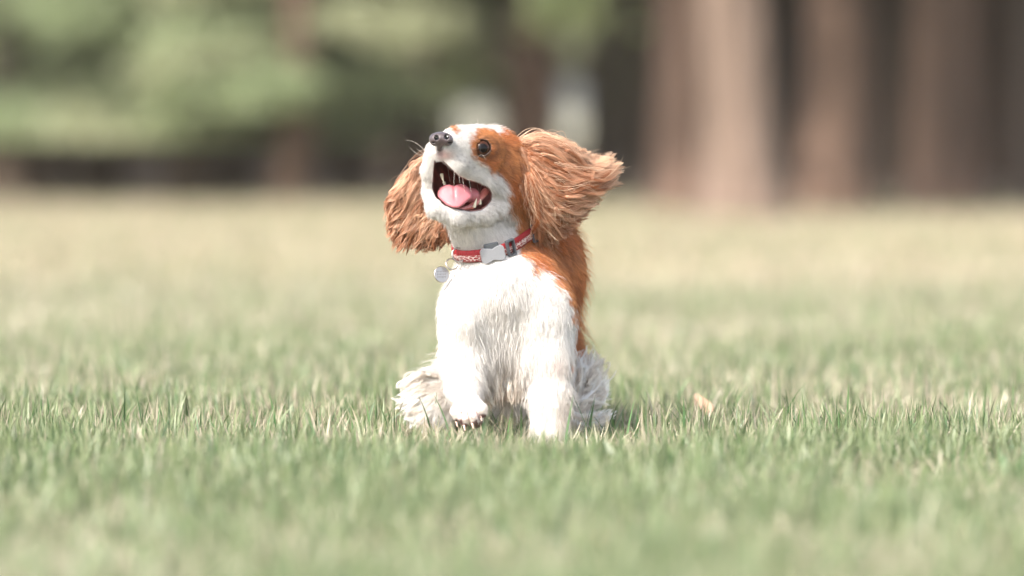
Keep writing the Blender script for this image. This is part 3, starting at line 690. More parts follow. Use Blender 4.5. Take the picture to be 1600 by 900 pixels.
dc = R0 - COL_C; hgt = dc @ un; onneck = (np.linalg.norm(dc - hgt[:, None] * un, axis=1) < .11)
near_col = onneck & (np.abs(hgt) < .012); above = onneck & (hgt >= .006) & (hgt < .03)
fl_ = np.where(near_col, np.minimum(fl_, .003), fl_); fl_ = np.where(above, np.minimum(fl_, .007 + (hgt - .006) * .35), fl_); ff = np.where(near_col | above, .1, ff)
fp, fnear = grow(R0, fd, fl_, ff)
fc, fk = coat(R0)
var = np.exp(rng.normal(0, .16, len(R0)))[:, None] * np.exp((rng.random(fnear.max() + 1)[fnear] - .5) * .35)[:, None]
var = np.where(fk[:, None] > .5, var, 1 - (1 - np.clip(var, .7, 1.15)) * .6)
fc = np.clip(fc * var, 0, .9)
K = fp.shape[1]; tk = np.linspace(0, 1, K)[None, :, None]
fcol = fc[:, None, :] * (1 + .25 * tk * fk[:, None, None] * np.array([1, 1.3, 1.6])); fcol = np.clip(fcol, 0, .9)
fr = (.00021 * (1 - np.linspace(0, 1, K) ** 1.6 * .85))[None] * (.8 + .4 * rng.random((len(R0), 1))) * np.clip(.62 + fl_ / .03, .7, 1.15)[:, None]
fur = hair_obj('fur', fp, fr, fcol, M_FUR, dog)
# ------------------------------------------------------------------ ears: a leathery flap each, with long wavy hair
def resample(g, K):
    g = np.array(g, float); sgm = np.r_[0, np.cumsum(np.linalg.norm(np.diff(g, axis=0), axis=1))]; sgm /= sgm[-1]
    # smooth the control line before sampling
    t = np.linspace(0, 1, 64); q = np.stack([np.interp(t, sgm, g[:, i]) for i in range(g.shape[1])], 1)
    for _ in range(14): q[1:-1] = (q[:-2] + 2 * q[1:-1] + q[2:]) / 4
    return np.stack([np.interp(np.linspace(0, 1, K), t, q[:, i]) for i in range(g.shape[1])], 1)
DKC, LTC = np.array([.38, .120, .032]), np.array([.80, .58, .41])
def ear(guides, nclump, per, thick, seed, light, wave=3.2, spread=5.0, flap=()):
    e = empty('ear', tuple(P(*guides[0][0]))); wl = Vector(e.location); WL[e.name] = wl
    e.parent = dog; e.location = wl - Vector(dog.location)
    fe = Field(np.array([P(*f[:3]) for f in flap]).min(0) - .06, np.array([P(*f[:3]) for f in flap]).max(0) + .06, .0022)
    for i in range(len(flap) - 1):
        a_, b_ = flap[i], flap[i + 1]; fe.cone(P(*a_[:3]), P(*b_[:3]), pxr(a_[3]), pxr(b_[3]), .004)
    V, Q = fe.mesh(); cl, _ = BROWN * np.ones_like(V), 0; cl = cl * (.75 + .5 * vnoise(V, 60, 3))[:, None]
    link('ear_flap', np_mesh('ear_flap', V, Q, True, cl), skin, e)
    locks('ear_fringe', e, guides, nclump, per, thick, seed, light, wave, spread)
    return e
def locks(name, parent, guides, nclump, per, thick, seed, light, wave=3.2, spread=5.0, dk=DKC, lt=LTC, mat=None, full=.55):
    r = np.random.default_rng(seed); KG = 14
    G = np.array([resample(g, 40) for g in guides])                # (g,40,3) px,py,Y
    pts, rr, cc = [], [], []
    base = np.linspace(0, 1, KG)
    for c in range(nclump):
        u = r.random() * (len(G) - 1); i = int(u); f = u - i; f = f + (r.random() - .5) * .25; f = min(max(f, 0), 1)
        g = G[i] * (1 - f) + G[min(i + 1, len(G) - 1)] * f
        lay = r.random() * 2 - 1                                   # -1 front layer .. +1 back layer
        t0 = max(0, r.random() * 1.1 - .3) * .72; t1 = min(1, t0 + .38 + r.random() * .5) if r.random() > full else 1 - abs(r.normal(0, .15))
        if t1 - t0 < .2: t0 = t1 - .3
        t0 = max(t0, 0)
        tt = t0 + (t1 - t0) * base
        q = np.stack([np.interp(tt, np.linspace(0, 1, 40), g[:, a]) for a in range(3)], 1)
        prof = np.sin(np.clip(tt * .88 + .12, 0, 1) * math.pi) ** .7
        lift_ = 1 - .5 * (base < .12) 
        q[:, 2] += thick * lay * prof * lift_
        ph, ph2, fr_ = r.random(3) * 6.28; am = wave * (.45 + .8 * r.random())
        # neighbouring locks swing together, so the hair falls in curls that cross one another
        cu, cl2 = np.floor(u * 2.2 + lay * 1.5 + .5 * r.random()), np.floor(lay * 2.5 + .5 * r.random()); sr = np.random.default_rng(int(abs(cu * 31 + cl2 * 77 + seed * 1009)))
        s1, s2, s3, s4 = sr.random(4); bm_ = wave * 1.5 * (.5 + s4)
        q[:, 0] += bm_ * base ** .9 * np.sin(base * (4.5 + 3 * s3) + s1 * 6.28); q[:, 1] += bm_ * base ** .9 * np.sin(base * (4.5 + 3 * s3) + s2 * 6.28)
        lsh = (s3 - .5) * .35
        env = base ** .8
        q[:, 0] += am * env * np.sin(base * (5 + 2.5 * r.random()) + ph); q[:, 1] += am * env * np.sin(base * (5 + 2.5 * r.random()) + ph2)
        q[:, 2] += am * S * env * np.sin(base * 6 + fr_) * 1.2
        sp = spread * (.5 + .9 * r.random())
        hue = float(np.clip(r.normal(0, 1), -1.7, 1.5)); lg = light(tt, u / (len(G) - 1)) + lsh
        m = max(1, int(per * (.5 + r.random())))
        o = r.normal(0, 1, (m, 2)) * sp * .5; oy = r.normal(0, 1, m) * sp * .4 * S
        wdt = np.clip(.45 + .6 * np.sin(base * math.pi * .9), 0, 1) * (1 - base ** 2.2 * .93)
        fl = np.where(r.random(m) < .12, 3.2, 1.0)                  # a few flyaways
        x = q[None, :, 0] + o[:, :1] * wdt * fl[:, None]; y = q[None, :, 1] + o[:, 1:] * wdt * fl[:, None]; z = q[None, :, 2] + oy[:, None] * wdt
        cut = 1 - abs(r.normal(0, .06, m))
        W = np.stack([(x - 800) / FPX, np.zeros_like(x), -(y - 450) / FPX], -1)
        dy_ = ct + W[..., 2] * st; T = (z + CAM_D) / dy_
        X = np.stack([W[..., 0] * T, z, CAM_H + (-st + W[..., 2] * ct) * T], -1)
        X = X[:, :1] + (X - X[:, :1]) * cut[:, None, None]
        pts.append(X); rr.append((.00017 * (1 - base ** 2 * .8))[None] * (.75 + .5 * r.random((m, 1))))
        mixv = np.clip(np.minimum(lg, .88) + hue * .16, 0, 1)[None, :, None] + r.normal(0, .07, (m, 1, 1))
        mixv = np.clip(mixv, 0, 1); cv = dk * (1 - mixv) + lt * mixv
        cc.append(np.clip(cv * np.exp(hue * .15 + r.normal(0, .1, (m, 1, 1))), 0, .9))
    pts, rr, cc = np.concatenate(pts), np.concatenate(rr), np.concatenate(cc)
    hair_obj(name, pts, rr, cc, M_FUR, parent)
def g3(line, y0, y1): n_ = len(line); return [(x, y, y0 + (y1 - y0) * i / (n_ - 1)) for i, (x, y) in enumerate(line)]
near_g = [g3([(806, 222), (826, 213), (850, 210), (880, 222), (902, 240), (915, 258)], .0, .05),
          g3([(812, 226), (845, 222), (885, 238), (912, 258), (930, 262), (944, 250)], -.01, .05),
          g3([(816, 230), (855, 240), (895, 258), (930, 272), (946, 266), (957, 252)], -.01, .055),
          g3([(818, 236), (855, 258), (900, 272), (935, 278), (953, 268), (966, 258)], -.015, .055),
          g3([(820, 242), (855, 275), (900, 290), (935, 292), (952, 283), (962, 274)], -.015, .05),
          g3([(822, 250), (850, 290), (888, 308), (920, 306), (940, 296), (950, 286)], -.02, .045),
          g3([(823, 256), (845, 300), (875, 325), (905, 326), (922, 318), (930, 308)], -.02, .04),
          g3([(823, 262), (840, 310), (862, 340), (885, 348), (900, 345), (912, 336)], -.02, .035),
          g3([(822, 266), (834, 315), (850, 348), (866, 366), (878, 372), (886, 366)], -.02, .03),
          g3([(820, 268), (830, 318), (842, 352), (852, 376), (857, 388), (852, 396)], -.02, .025),
          g3([(818, 262), (828, 300), (836, 335), (842, 358), (845, 372), (842, 382)], -.02, .02)]
# single stray hairs blown off the ear
front_g = [g3([(806, 222), (820, 235), (832, 262), (835, 290), (828, 318), (822, 332)], -.02, -.01),
           g3([(803, 226), (814, 246), (822, 272), (822, 300), (814, 322)], -.025, -.02),
           g3([(800, 232), (808, 255), (812, 280), (809, 302), (802, 318)], -.03, -.025)]
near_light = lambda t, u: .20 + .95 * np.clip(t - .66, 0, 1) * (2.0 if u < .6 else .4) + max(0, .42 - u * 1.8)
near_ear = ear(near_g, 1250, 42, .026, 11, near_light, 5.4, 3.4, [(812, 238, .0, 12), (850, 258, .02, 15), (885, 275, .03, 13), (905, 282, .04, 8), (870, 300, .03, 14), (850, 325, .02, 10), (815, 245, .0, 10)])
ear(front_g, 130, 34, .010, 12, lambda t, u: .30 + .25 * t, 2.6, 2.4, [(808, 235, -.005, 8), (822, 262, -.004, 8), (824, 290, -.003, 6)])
far_g = [g3([(690, 232), (668, 243), (645, 262), (624, 290), (612, 312), (609, 330)], .0, .0),
         g3([(690, 242), (668, 258), (645, 284), (624, 312), (610, 338), (610, 356)], .0, .0),
         g3([(692, 255), (670, 276), (650, 305), (632, 335), (618, 360), (616, 374)], .01, .0),
         g3([(694, 270), (676, 296), (658, 325), (642, 352), (630, 374), (626, 387)], .01, .0),
         g3([(696, 285), (682, 312), (668, 338), (654, 360), (642, 376), (634, 388)], .01, .0),
         g3([(698, 300), (688, 325), (676, 346), (664, 364), (656, 376), (652, 388)], .01, .0),
         g3([(700, 315), (694, 336), (686, 354), (678, 368), (674, 380), (678, 392)], .01, .0),
         g3([(702, 325), (700, 342), (698, 356), (702, 368), (712, 378)], .01, .0)]
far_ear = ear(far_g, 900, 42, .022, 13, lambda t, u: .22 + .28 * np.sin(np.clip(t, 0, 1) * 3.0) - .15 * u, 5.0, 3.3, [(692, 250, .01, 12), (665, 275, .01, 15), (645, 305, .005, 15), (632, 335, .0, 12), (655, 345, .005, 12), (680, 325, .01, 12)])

locks('stray_hair', near_ear, near_g, 600, 2.0, .034, 41, lambda t, u: .45 + .5 * t, 8.0, 6.0, full=.8)
locks('stray_hair', far_ear, far_g, 360, 2.0, .026, 42, lambda t, u: .45 + .4 * t, 7.0, 6.0, full=.8)
# ------------------------------------------------------------------ long white feathering on the legs, belly and brisket
CR, WH = np.array([.56, .42, .31]), np.array([.90, .86, .80])
def wl_(t, u): return .75 + .2 * t
plume = [g3([(880, 640), (884, 610), (888, 580), (893, 556)], .13, .17), g3([(885, 642), (898, 612), (908, 580), (916, 541)], .13, .17), g3([(890, 645), (908, 616), (924, 585), (936, 546)], .13, .17),
         g3([(892, 648), (914, 624), (936, 602), (952, 574)], .13, .16), g3([(890, 650), (915, 640), (938, 630), (948, 616)], .12, .14)]
locks('leg_feathering', dog, plume, 170, 22, .016, 31, lambda t, u: .62 + .38 * t, 5.0, 3.0, CR, WH, full=.7)
wisp = [g3([(880, 636), (905, 650), (935, 652), (962, 640)], .11, .10), g3([(880, 645), (905, 660), (935, 662), (958, 650)], .11, .10), g3([(880, 655), (900, 670), (925, 674), (945, 668)], .11, .10)]
locks('leg_feathering', dog, wisp, 110, 26, .010, 32, lambda t, u: .7 + .3 * t, 4.0, 2.8, CR, WH, full=.7)
lw = [g3([(690, 585), (672, 580), (655, 583), (628, 596)], .16, .14), g3([(690, 595), (668, 596), (648, 606), (622, 622)], .15, .13), g3([(690, 605), (668, 612), (650, 622), (620, 644)], .15, .12), g3([(690, 620), (672, 630), (658, 645), (634, 664)], .14, .11),
      g3([(692, 635), (680, 650), (668, 668), (660, 684)], .13, .10)]
locks('leg_feathering', dog, lw, 190, 22, .016, 33, lambda t, u: .9 - .25 * u + .1 * t, 4.5, 3.0, CR, WH, full=.7)
bel = [g3([(750, 560), (756, 595), (760, 620), (764, 646)], -.030, -.040), g3([(762, 560), (768, 595), (770, 620), (768, 640)], -.030, -.045), g3([(776, 560), (780, 590), (783, 615), (780, 636)], -.030, -.050),
       g3([(790, 560), (793, 590), (796, 615), (793, 632)], -.030, -.050), g3([(804, 560), (806, 590), (808, 615), (806, 636)], -.030, -.045), g3([(816, 560), (818, 592), (820, 618), (822, 640)], -.030, -.040)]
locks('belly_feathering', dog, bel, 90, 22, .016, 34, lambda t, u: .92 - .55 * t, 3.0, 3.6, CR, WH, full=.8)
brk = [g3([(745, 480), (762, 510), (772, 545), (778, 575)], -.060, -.078), g3([(772, 470), (782, 510), (788, 550), (790, 590)], -.062, -.08), g3([(800, 475), (800, 515), (798, 550), (798, 585)], -.062, -.078), g3([(830, 485), (818, 515), (810, 545), (806, 570)], -.058, -.075)]
#locks('chest_feathering', dog, brk, 46, 20, .006, 35, lambda t, u: .95 - .25 * t, 2.6, 3.4, CR, WH, full=.8)
# ------------------------------------------------------------------ eye, nose, tongue, teeth, whiskers
def ball(c, r_, seg=32):
    bm = bmesh.new(); bmesh.ops.create_uvsphere(bm, u_segments=seg, v_segments=seg // 2, radius=r_); bm.transform(Matrix.Translation(Vector(c)))
    me = bpy.data.meshes.new('m'); bm.to_mesh(me); bm.free()
    for p_ in me.polygons: p_.use_smooth = True
    return me
M_EYE, n, l, b = newmat('eye_dark')
tc = n.new('ShaderNodeNewGeometry'); vm = n.new('ShaderNodeVectorMath'); vm.operation = 'DISTANCE'; l.new(tc.outputs['Position'], vm.inputs[0])
LOOK = (vdir(.22, -.10, -1)); IRIS = EYE_C + LOOK * EYE_R
vm.inputs[1].default_value = tuple(IRIS)
rp = n.new('ShaderNodeValToRGB'); mr = n.new('ShaderNodeMapRange'); mr.inputs[2].default_value = EYE_R * 1.6; l.new(vm.outputs['Value'], mr.inputs[0]); l.new(mr.outputs[0], rp.inputs[0])
e_ = rp.color_ramp; e_.elements[0].position = 0; e_.elements[0].color = (.004, .003, .003, 1); e_.elements[1].position = .30; e_.elements[1].color = (.006, .004, .004, 1)
for ps, cl_ in ((.36, (.045, .016, .008, 1)), (.56, (.035, .012, .006, 1)), (.66, (.012, .006, .005, 1)), (.70, (.010, .006, .005, 1)), (.76, (.40, .31, .28, 1))):
    q = e_.elements.new(ps); q.color = cl_
l.new(rp.outputs[0], b.inputs['Base Color']); b.inputs['Roughness'].default_value = .10; b.inputs['Specular IOR Level'].default_value = .32; b.inputs['IOR'].default_value = 1.36
link('eye', ball(EYE_C, EYE_R * 1.0), M_EYE, dog)
# nose leather
M_NOSE = plain('nose_leather', (.055, .038, .04), .35, bump=.5, bscale=900, coat=.25)
nf = Field(NOSE_P - .035, NOSE_P + .035, .0007)
def nP(px, py, Y): return P(px, py, Y)
nf.ell(nP(689, 216, -.128), [pxr(17), pxr(15), pxr(10)], .003)
nf.ell(nP(679, 219, -.131), [pxr(8), pxr(8), pxr(9)], .003); nf.ell(nP(699, 219, -.133), [pxr(9), pxr(9), pxr(9)], .003)
nf.cone(nP(688, 220, -.134), nP(686, 233, -.126), pxr(5.5), pxr(3.5), .003)
for (a_, b_) in (((681, 217, -.150), (683, 214, -.120)), ((696, 216, -.150), (699, 213, -.122))): nf.ell(P(*a_) * .35 + P(*b_) * .65, [pxr(4.2), pxr(16), pxr(4.6)], .0012, sub=True)
nf.ell(nP(677, 223, -.140), [pxr(3.4), pxr(10), pxr(1.3)], .001, sub=True); nf.ell(nP(703, 223, -.140), [pxr(3.4), pxr(10), pxr(1.3)], .001, sub=True)
nf.cone(nP(688, 219, -.148), nP(686.5, 236, -.140), pxr(1.0), pxr(1.0), .001, True)
V, Q = nf.mesh(); link('nose', np_mesh('nose', V, Q), M_NOSE, dog)
# tongue
tip = B.hit(708, 328)[1] - .004
TONG = [(684, 300), (687, 293), (694, 289), (702, 288), (708, 291), (710, 294), (713, 290), (720, 287), (727, 289), (733, 295), (738, 303), (737, 310), (731, 314), (725, 320), (717, 325), (708, 325), (698, 321), (689, 313), (684, 307)]
tlo, thi = P(676, 333, tip - .016), P(756, 280, tip + .034)
tf = Field(np.minimum(tlo, thi) - .006, np.maximum(tlo, thi) + .006, .0008)
TG = np.stack(np.meshgrid(*tf.ax, indexing='ij'), -1); tpx, tpy = proj(TG); tsd = poly_sd(tpx, tpy, TONG) * S
mid = tip + (325 - tpy) * .00045 + np.abs(tpx - 711) ** 2 * .0000065
crease = np.exp(-((tpx - 709.5 - (tpy - 290) * .06) / 2.2) ** 2) * np.clip((318 - tpy) / 20, 0, 1)
yy_ = TG[..., 1] - mid - .0016 * crease + .0006 * vnoise(TG, 120, 9); rr0 = .0042; th_ = .0045
tf.F = (np.sqrt(np.maximum(tsd + rr0, 0) ** 2 + np.maximum(np.abs(yy_) - th_ + rr0, 0) ** 2) - rr0 + np.minimum(np.maximum(tsd + rr0, np.abs(yy_) - th_ + rr0), 0)).astype(np.float32)
tf.cone(P(714, 302, tip + .016), P(738, 306, tip + .034), pxr(10), pxr(12), .006)
V, Q = tf.mesh(); M_TON = plain('tongue_pink', (.37, .11, .125), .55, bump=.3, bscale=1500, coat=.12, sss=.3, var=.08)
link('tongue', np_mesh('tongue', V, Q), M_TON, dog)
M_GUM = plain('gum_wet', (.48, .15, .13), .3, coat=.5, sss=.2)
gf = Field(P(750, 310, -.07) - .04, P(750, 310, -.07) + .04, .0009)
gf.cone(P(738, 322, -.075), P(758, 300, -.055), pxr(5), pxr(6), .004); gf.cone(P(736, 323, -.076), P(716, 328, -.088), pxr(4), pxr(3), .003)
V, Q = gf.mesh(); link('gum', np_mesh('gum', V, Q), M_GUM, dog)
M_TOOTH = plain('tooth_ivory', (.74, .66, .50), .25, coat=.3, var=.05)
def tooth(a, b_, r1):
    a, b_ = P(*a), P(*b_); bm = bmesh.new(); L_ = float(np.linalg.norm(b_ - a)); rings = []
    R = Vector(b_ - a).to_track_quat('Z', 'Y').to_matrix().to_4x4(); R.translation = Vector(a)
    for k in range(7):
        t = k / 6; rr__ = r1 * (1 - t ** 1.7) + r1 * .08
        rings.append([bm.verts.new(R @ Vector((rr__ * math.cos(q) + r1 * .5 * t * t, rr__ * .8 * math.sin(q), L_ * t))) for q in np.linspace(0, 2 * math.pi, 11)[:-1]])
    for k in range(6):
        for i in range(10): bm.faces.new((rings[k][i], rings[k][(i + 1) % 10], rings[k + 1][(i + 1) % 10], rings[k + 1][i]))
    bm.faces.new(rings[-1]); me = bpy.data.meshes.new('tooth'); bm.to_mesh(me); bm.free()
    for p_ in me.polygons: p_.use_smooth = True
    link('tooth', me, M_TOOTH, dog)
for t_ in (((690, 272, -.084), (692, 285, -.090), .0022), ((694, 285, -.066), (696, 293, -.072), .0020), ((741, 324, -.080), (744, 310, -.082), .0022), ((750, 319, -.068), (750, 311, -.070), .0020),
          ((683, 320, -.094), (683, 313, -.098), .0016), ((688, 321, -.095), (688, 315, -.099), .0016), ((679, 319, -.092), (678, 312, -.096), .0017)):
    tooth(*t_)
# whiskers: fine pale bristles
def bristle(a, b_, sag=.004, K=8):
    a, b_ = np.array(a), np.array(b_); t = np.linspace(0, 1, K)[:, None]; return a + (b_ - a) * t + np.array([0, 0, sag]) * np.sin(t * math.pi)
W_ = []
rw = np.random.default_rng(3)
for (x1, y1, x2, y2, dz) in ((666, 238, 634, 219, .01), (667, 240, 640, 230, .01), (664, 243, 650, 232, .005), (700, 262, 703, 284, -.02), (710, 266, 709, 290, -.015), (722, 273, 726, 300, -.015), (733, 278, 737, 300, -.012), (745, 286, 752, 312, -.01),
                             (746, 252, 766, 262, -.03), (744, 250, 760, 250, -.03), (716, 268, 719, 288, -.02), (752, 290, 748, 305, -.01), (672, 345, 668, 365, -.005), (684, 346, 681, 362, -.01), (739, 200, 734, 188, -.01), (748, 196, 746, 186, -.01)):
    p0 = B.hit(x1, y1); W_.append(bristle(p0, P(x2, y2, p0[1] + dz), rw.normal(0, .002)))
W_ = np.array(W_); hair_obj('whiskers', W_, np.linspace(.00013, .00005, 8)[None] * np.ones((len(W_), 1)), np.ones((len(W_), 8, 3)) * np.array([.8, .72, .62]), M_FUR, dog)
# claws on the lifted paw
M_CLAW = plain('claw_horn', (.62, .42, .34), .35, coat=.3)
for (x_, y_) in ((713, 661), (725, 667), (738, 664), (751, 652), (727, 625)):
    p0 = B.hit(x_, y_ - 2); p1 = P(x_ + 1.5, y_ + 5, p0[1] - .004)
    bm = bmesh.new(); bmesh.ops.create_cone(bm, cap_ends=True, segments=10, radius1=.0016, radius2=.0005, depth=float(np.linalg.norm(p1 - p0)) + .002)
    R = Vector(p1 - p0).to_track_quat('Z', 'Y').to_matrix().to_4x4(); R.translation = Vector((p0 + p1) / 2); bm.transform(R)
    me = bpy.data.meshes.new('claw'); bm.to_mesh(me); bm.free(); link('claw', me, M_CLAW, dog)

# ================================================================== collar
colr = empty('dog_collar', tuple(COL_C)); tag(colr, 'red patterned dog collar with a bone-shaped buckle round the dog neck', 'collar')
M_RED, n, l, b = newmat('red_webbing')
uv = n.new('ShaderNodeUVMap'); mp = n.new('ShaderNodeMapping'); mp.inputs['Scale'].default_value = (150, 9, 1); l.new(uv.outputs[0], mp.inputs[0])
vo = n.new('ShaderNodeTexVoronoi'); vo.feature = 'DISTANCE_TO_EDGE'; vo.inputs['Scale'].default_value = 1; l.new(mp.outputs[0], vo.inputs['Vector'])
lt_ = n.new('ShaderNodeMath'); lt_.operation = 'LESS_THAN'; lt_.inputs[1].default_value = .11; l.new(vo.outputs['Distance'], lt_.inputs[0])
sx = n.new('ShaderNodeSeparateXYZ'); l.new(uv.outputs[0], sx.inputs[0])
def mth(op, a, v):
    q = n.new('ShaderNodeMath'); q.operation = op
    if hasattr(a, 'name') or True: l.new(a, q.inputs[0])
    if isinstance(v, (int, float)): q.inputs[1].default_value = v
    else: l.new(v, q.inputs[1])
    return q.outputs[0]
band = mth('MULTIPLY', mth('GREATER_THAN', sx.outputs[1], .10), mth('LESS_THAN', sx.outputs[1], .58))
msk = mth('MULTIPLY', lt_.outputs[0], band)
mx = n.new('ShaderNodeMix'); mx.data_type = 'RGBA'; l.new(msk, mx.inputs[0]); mx.inputs[6].default_value = (.24, .004, .008, 1); mx.inputs[7].default_value = (.60, .48, .44, 1)
wv = n.new('ShaderNodeTexWave'); wv.inputs['Scale'].default_value = 90; l.new(uv.outputs[0], wv.inputs['Vector'])
l.new(mx.outputs[2], b.inputs['Base Color']); b.inputs['Roughness'].default_value = .7
bp = n.new('ShaderNodeBump'); bp.inputs['Distance'].default_value = .0006; l.new(wv.outputs[0], bp.inputs['Height']); l.new(bp.outputs[0], b.inputs['Normal'])
HW = .0078
VV, uvs = [], []
cen = RING.mean(0)
for j in range(NCOL + 1):
    i = j % NCOL; rd = (RING[i] - COL_C); rd /= np.linalg.norm(rd); 
    for (u_, v_, o_) in ((-1, 0, 0), (-1, 0, .0018), (-.33, .33, .0024), (.33, .67, .0024), (1, 1, .0018), (1, 1, 0)):
        VV.append(RING[i] + un * HW * u_ + rd * o_); uvs.append((j / NCOL * .55, v_))
VV, uvs = np.array(VV), np.array(uvs); QQ = []
for j in range(NCOL):
    for k in range(5): QQ.append((j * 6 + k, (j + 1) * 6 + k, (j + 1) * 6 + k + 1, j * 6 + k + 1))
    QQ.append((j * 6 + 5, (j + 1) * 6 + 5, (j + 1) * 6, j * 6))
link('strap', np_mesh('strap', VV, np.array(QQ)[:, ::-1], True, None, uvs), M_RED, colr)
RP = proj(RING); RX, RY = RP
front = np.where(RING[:, 1] < COL_C[1] + .02)[0]
def ring_at(px):
    i = front[np.argmin(np.abs(RX[front] - px))]; t = RING[(i + 1) % NCOL] - RING[i - 1]; t /= np.linalg.norm(t); t = t if t[0] > 0 else -t
    o_ = RING[i] - COL_C; o_ -= (o_ @ t) * t; o_ -= (o_ @ un) * un; o_ /= np.linalg.norm(o_); return RING[i], t, un, o_
def slab(name, outline, px, z0, z1, mat, parent, bev=.0008, shift=(0, 0)):
    """a bevelled plate cut to outline (along strap, across strap, metres), lying on the strap"""
    c0, t, u_, o_ = ring_at(px); bm = bmesh.new()
    vs = [bm.verts.new((x_, y_, 0)) for x_, y_ in outline]; f = bm.faces.new(vs)
    e = bmesh.ops.extrude_face_region(bm, geom=[f]); bmesh.ops.translate(bm, verts=[v for v in e['geom'] if isinstance(v, bmesh.types.BMVert)], vec=(0, 0, z1 - z0))
    bmesh.ops.recalc_face_normals(bm, faces=bm.faces); bmesh.ops.bevel(bm, geom=list(bm.edges), offset=bev, segments=2, affect='EDGES', clamp_overlap=True)
    Rm = Matrix((t, u_, o_)).transposed().to_4x4(); Rm.translation = Vector(c0 + o_ * z0 + t * shift[0] + u_ * shift[1]); bm.transform(Rm)
    me = bpy.data.meshes.new(name); bm.to_mesh(me); bm.free(); return link(name, me, mat, parent)
M_BK = plain('buckle_grey', (.27, .27, .285), .35, coat=.2, var=.03); M_DK = plain('slider_dark', (.075, .08, .09), .4, coat=.2, var=.05)
bone = []
for a in np.linspace(0, 2 * math.pi, 65)[:-1]:
    x_ = .0160 * math.copysign(abs(math.cos(a)) ** .45, math.cos(a)); y_ = .0100 * math.copysign(abs(math.sin(a)) ** .6, math.sin(a))
    y_ *= 1 - .30 * math.exp(-(x_ / .0055) ** 2); x_ *= 1 - .07 * math.exp(-(y_ / .004) ** 2); bone.append((x_, y_))
box = lambda a, c: [(-a, -c), (a, -c), (a, c), (-a, c)]
bk_ = slab('buckle', bone, 770, .0022, .0082, M_BK, colr, .0012)
slab('buckle_clasp', box(.0095, .0060), 770, .0030, .0066, M_DK, colr, .001, (.0, .0085))
def frame(name, px, a, c, w_, z0, z1):
    c0, t, u_, o_ = ring_at(px); bm = bmesh.new(); g = []
    outer = [(-a, -c), (a, -c), (a, c), (-a, c)]; inner = [(-a + w_, -c + w_), (a - w_, -c + w_), (a - w_, c - w_), (-a + w_, c - w_)]
    lay = [[bm.verts.new((x_, y_, z)) for x_, y_ in o] for z in (z0, z1) for o in (outer, inner)]
    for i in range(4):
        j = (i + 1) % 4
        bm.faces.new((lay[2][i], lay[2][j], lay[3][j], lay[3][i])); bm.faces.new((lay[0][j], lay[0][i], lay[1][i], lay[1][j]))
        bm.faces.new((lay[0][i], lay[0][j], lay[2][j], lay[2][i])); bm.faces.new((lay[1][j], lay[1][i], lay[3][i], lay[3][j]))
    bmesh.ops.recalc_face_normals(bm, faces=bm.faces); bmesh.ops.bevel(bm, geom=list(bm.edges), offset=.0006, segments=2, affect='EDGES')
    Rm = Matrix((t, u_, o_)).transposed().to_4x4(); Rm.translation = Vector(c0); bm.transform(Rm); me = bpy.data.meshes.new(name); bm.to_mesh(me); bm.free(); link(name, me, M_DK, colr)
frame('strap_keeper', 796, .0062, .0108, .0022, .0008, .0068)
frame('slider', 833, .0050, .0118, .0026, .0008, .0064)
M_STEEL = plain('steel', (.42, .38, .35), .34, metal=1.0, var=.05)
def torus(name, c, nrm, R_, r_, parent, sc_=(1, 1)):
    q = Vector(nrm).to_track_quat('Z', 'Y').to_matrix().to_4x4(); q.translation = Vector(c); V, Q = [], []
    for i in range(40):
        for k in range(10):
            a = 2 * math.pi * i / 40; b_ = 2 * math.pi * k / 10
            V.append(tuple(q @ Vector(((R_ + r_ * math.cos(b_)) * math.cos(a) * sc_[0], (R_ + r_ * math.cos(b_)) * math.sin(a) * sc_[1], r_ * math.sin(b_)))))
            Q.append((i * 10 + k, (i + 1) % 40 * 10 + k, (i + 1) % 40 * 10 + (k + 1) % 10, i * 10 + (k + 1) % 10))
    return link(name, np_mesh(name, np.array(V), np.array(Q)), M_STEEL, parent)
cr, t, u_, o_ = ring_at(719); yr = min(B.hit(722, 405)[1], B.hit(716, 398)[1]) - .014
torus('lead_ring', P(717, 398, yr), vdir(.30, -.15, -1), .0088, .0012, colr)
torus('split_ring', P(706, 413, yr - .002), vdir(.35, -.5, -.9), .0075, .0009, colr)
tg = empty('tag_disc', tuple(P(690, 429, yr - .003)));  WL[tg.name] = Vector(tg.location); tg.parent = colr; tg.location = Vector(tg.location) - Vector(colr.location)
bm = bmesh.new(); bmesh.ops.create_cone(bm, cap_ends=True, segments=48, radius1=.0098, radius2=.0098, depth=.0016); bmesh.ops.bevel(bm, geom=[e for e in bm.edges if len(e.link_faces) == 2 and e.calc_face_angle() > 1], offset=.0005, segments=2, affect='EDGES')
q = Vector(vdir(.45, -.2, -1)).to_track_quat('Z', 'Y').to_matrix().to_4x4(); q.translation = Vector(WL[tg.name]); bm.transform(q)
me = bpy.data.meshes.new('disc'); bm.to_mesh(me); bm.free(); link('disc', me, M_STEEL, tg)
torus('disc_rim', WL[tg.name], vdir(.45, -.2, -1), .0096, .0009, tg)
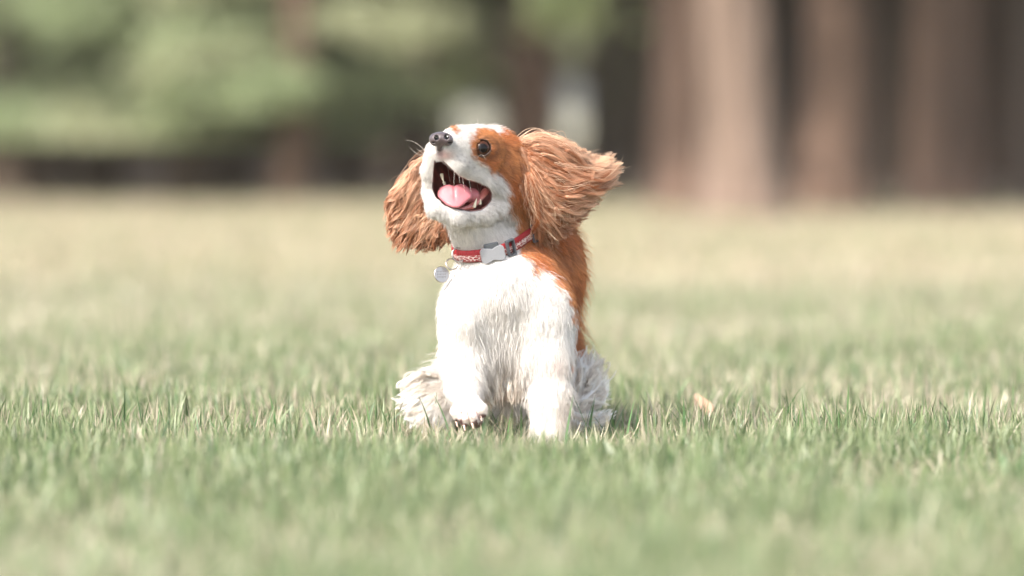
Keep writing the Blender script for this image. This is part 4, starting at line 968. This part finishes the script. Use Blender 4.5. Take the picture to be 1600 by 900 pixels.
# engraved lines on the disc: thin dark strokes
M_ENG = plain('engraving', (.10, .09, .09), .6)
V, Q = [], []
for row in (-.0035, 0, .0035):
    x_ = -.006
    while x_ < .005:
        w_ = .0007; h_ = .0011
        for (dx, dy, ww, hh) in ((0, 0, .00022, h_), (.0006, h_ * .7, .0006, .0002)):
            o = len(V)
            for (sx_, sy_) in ((-1, -1), (1, -1), (1, 1), (-1, 1)): V.append(tuple(q @ Vector((x_ + dx + sx_ * ww, row + dy + sy_ * hh, .00084))))
            Q.append((o, o + 1, o + 2, o + 3))
        x_ += .0021
link('engraving', np_mesh('engraving', np.array(V), np.array(Q), False), M_ENG, tg)

# ================================================================== fallen leaves in the grass
M_DL = plain('dry_leaf', (.42, .26, .17), .7, bump=.4, bscale=200, var=.2); M_DL2 = plain('pale_leaf', (.55, .60, .45), .6, bump=.3, bscale=200)
def leaf(px, D, z, ln, wd, rot, tilt, mat, label):
    V, Q = [], []; nu, nv_ = 12, 5; x, y = X(px, D), D - CAM_D
    R = Matrix.Rotation(rot, 4, 'Z') @ Matrix.Rotation(tilt, 4, 'X'); R.translation = Vector((x, y, z))
    for s__ in (0, -.0004):
        for i in range(nu + 1):
            t = i / nu; w__ = wd * math.sin(math.pi * min(t * .97 + .015, 1)) ** .8 * (1 - .3 * t)
            for k in range(nv_): 
                v = (k / (nv_ - 1) * 2 - 1); V.append(tuple(R @ Vector((v * w__, (t - .5) * ln, .22 * w__ * v * v + .15 * ln * (t - .5) ** 2 + s__))))
    m_ = (nu + 1) * nv_
    for s_ in (0, 1):
        for i in range(nu):
            for k in range(nv_ - 1):
                a = s_ * m_ + i * nv_ + k; f_ = (a, a + 1, a + nv_ + 1, a + nv_); Q.append(f_ if s_ == 0 else f_[::-1])
    o = link('fallen_leaf', np_mesh('fallen_leaf', np.array(V), np.array(Q)), mat); tag(o, label, 'leaf')
leaf(1098, 7.62, .030, .045, .016, .6, .7, M_DL, 'curled peach brown dead leaf in the grass to the right of the dog')
leaf(955, 6.55, .030, .035, .012, 2.0, 1.0, M_DL2, 'pale blurred leaf in the grass in front of the dog hind foot')
leaf(935, 5.45, .012, .034, .012, 1.2, .4, M_DL, 'blurred tan dead leaf near the bottom edge of the photo')
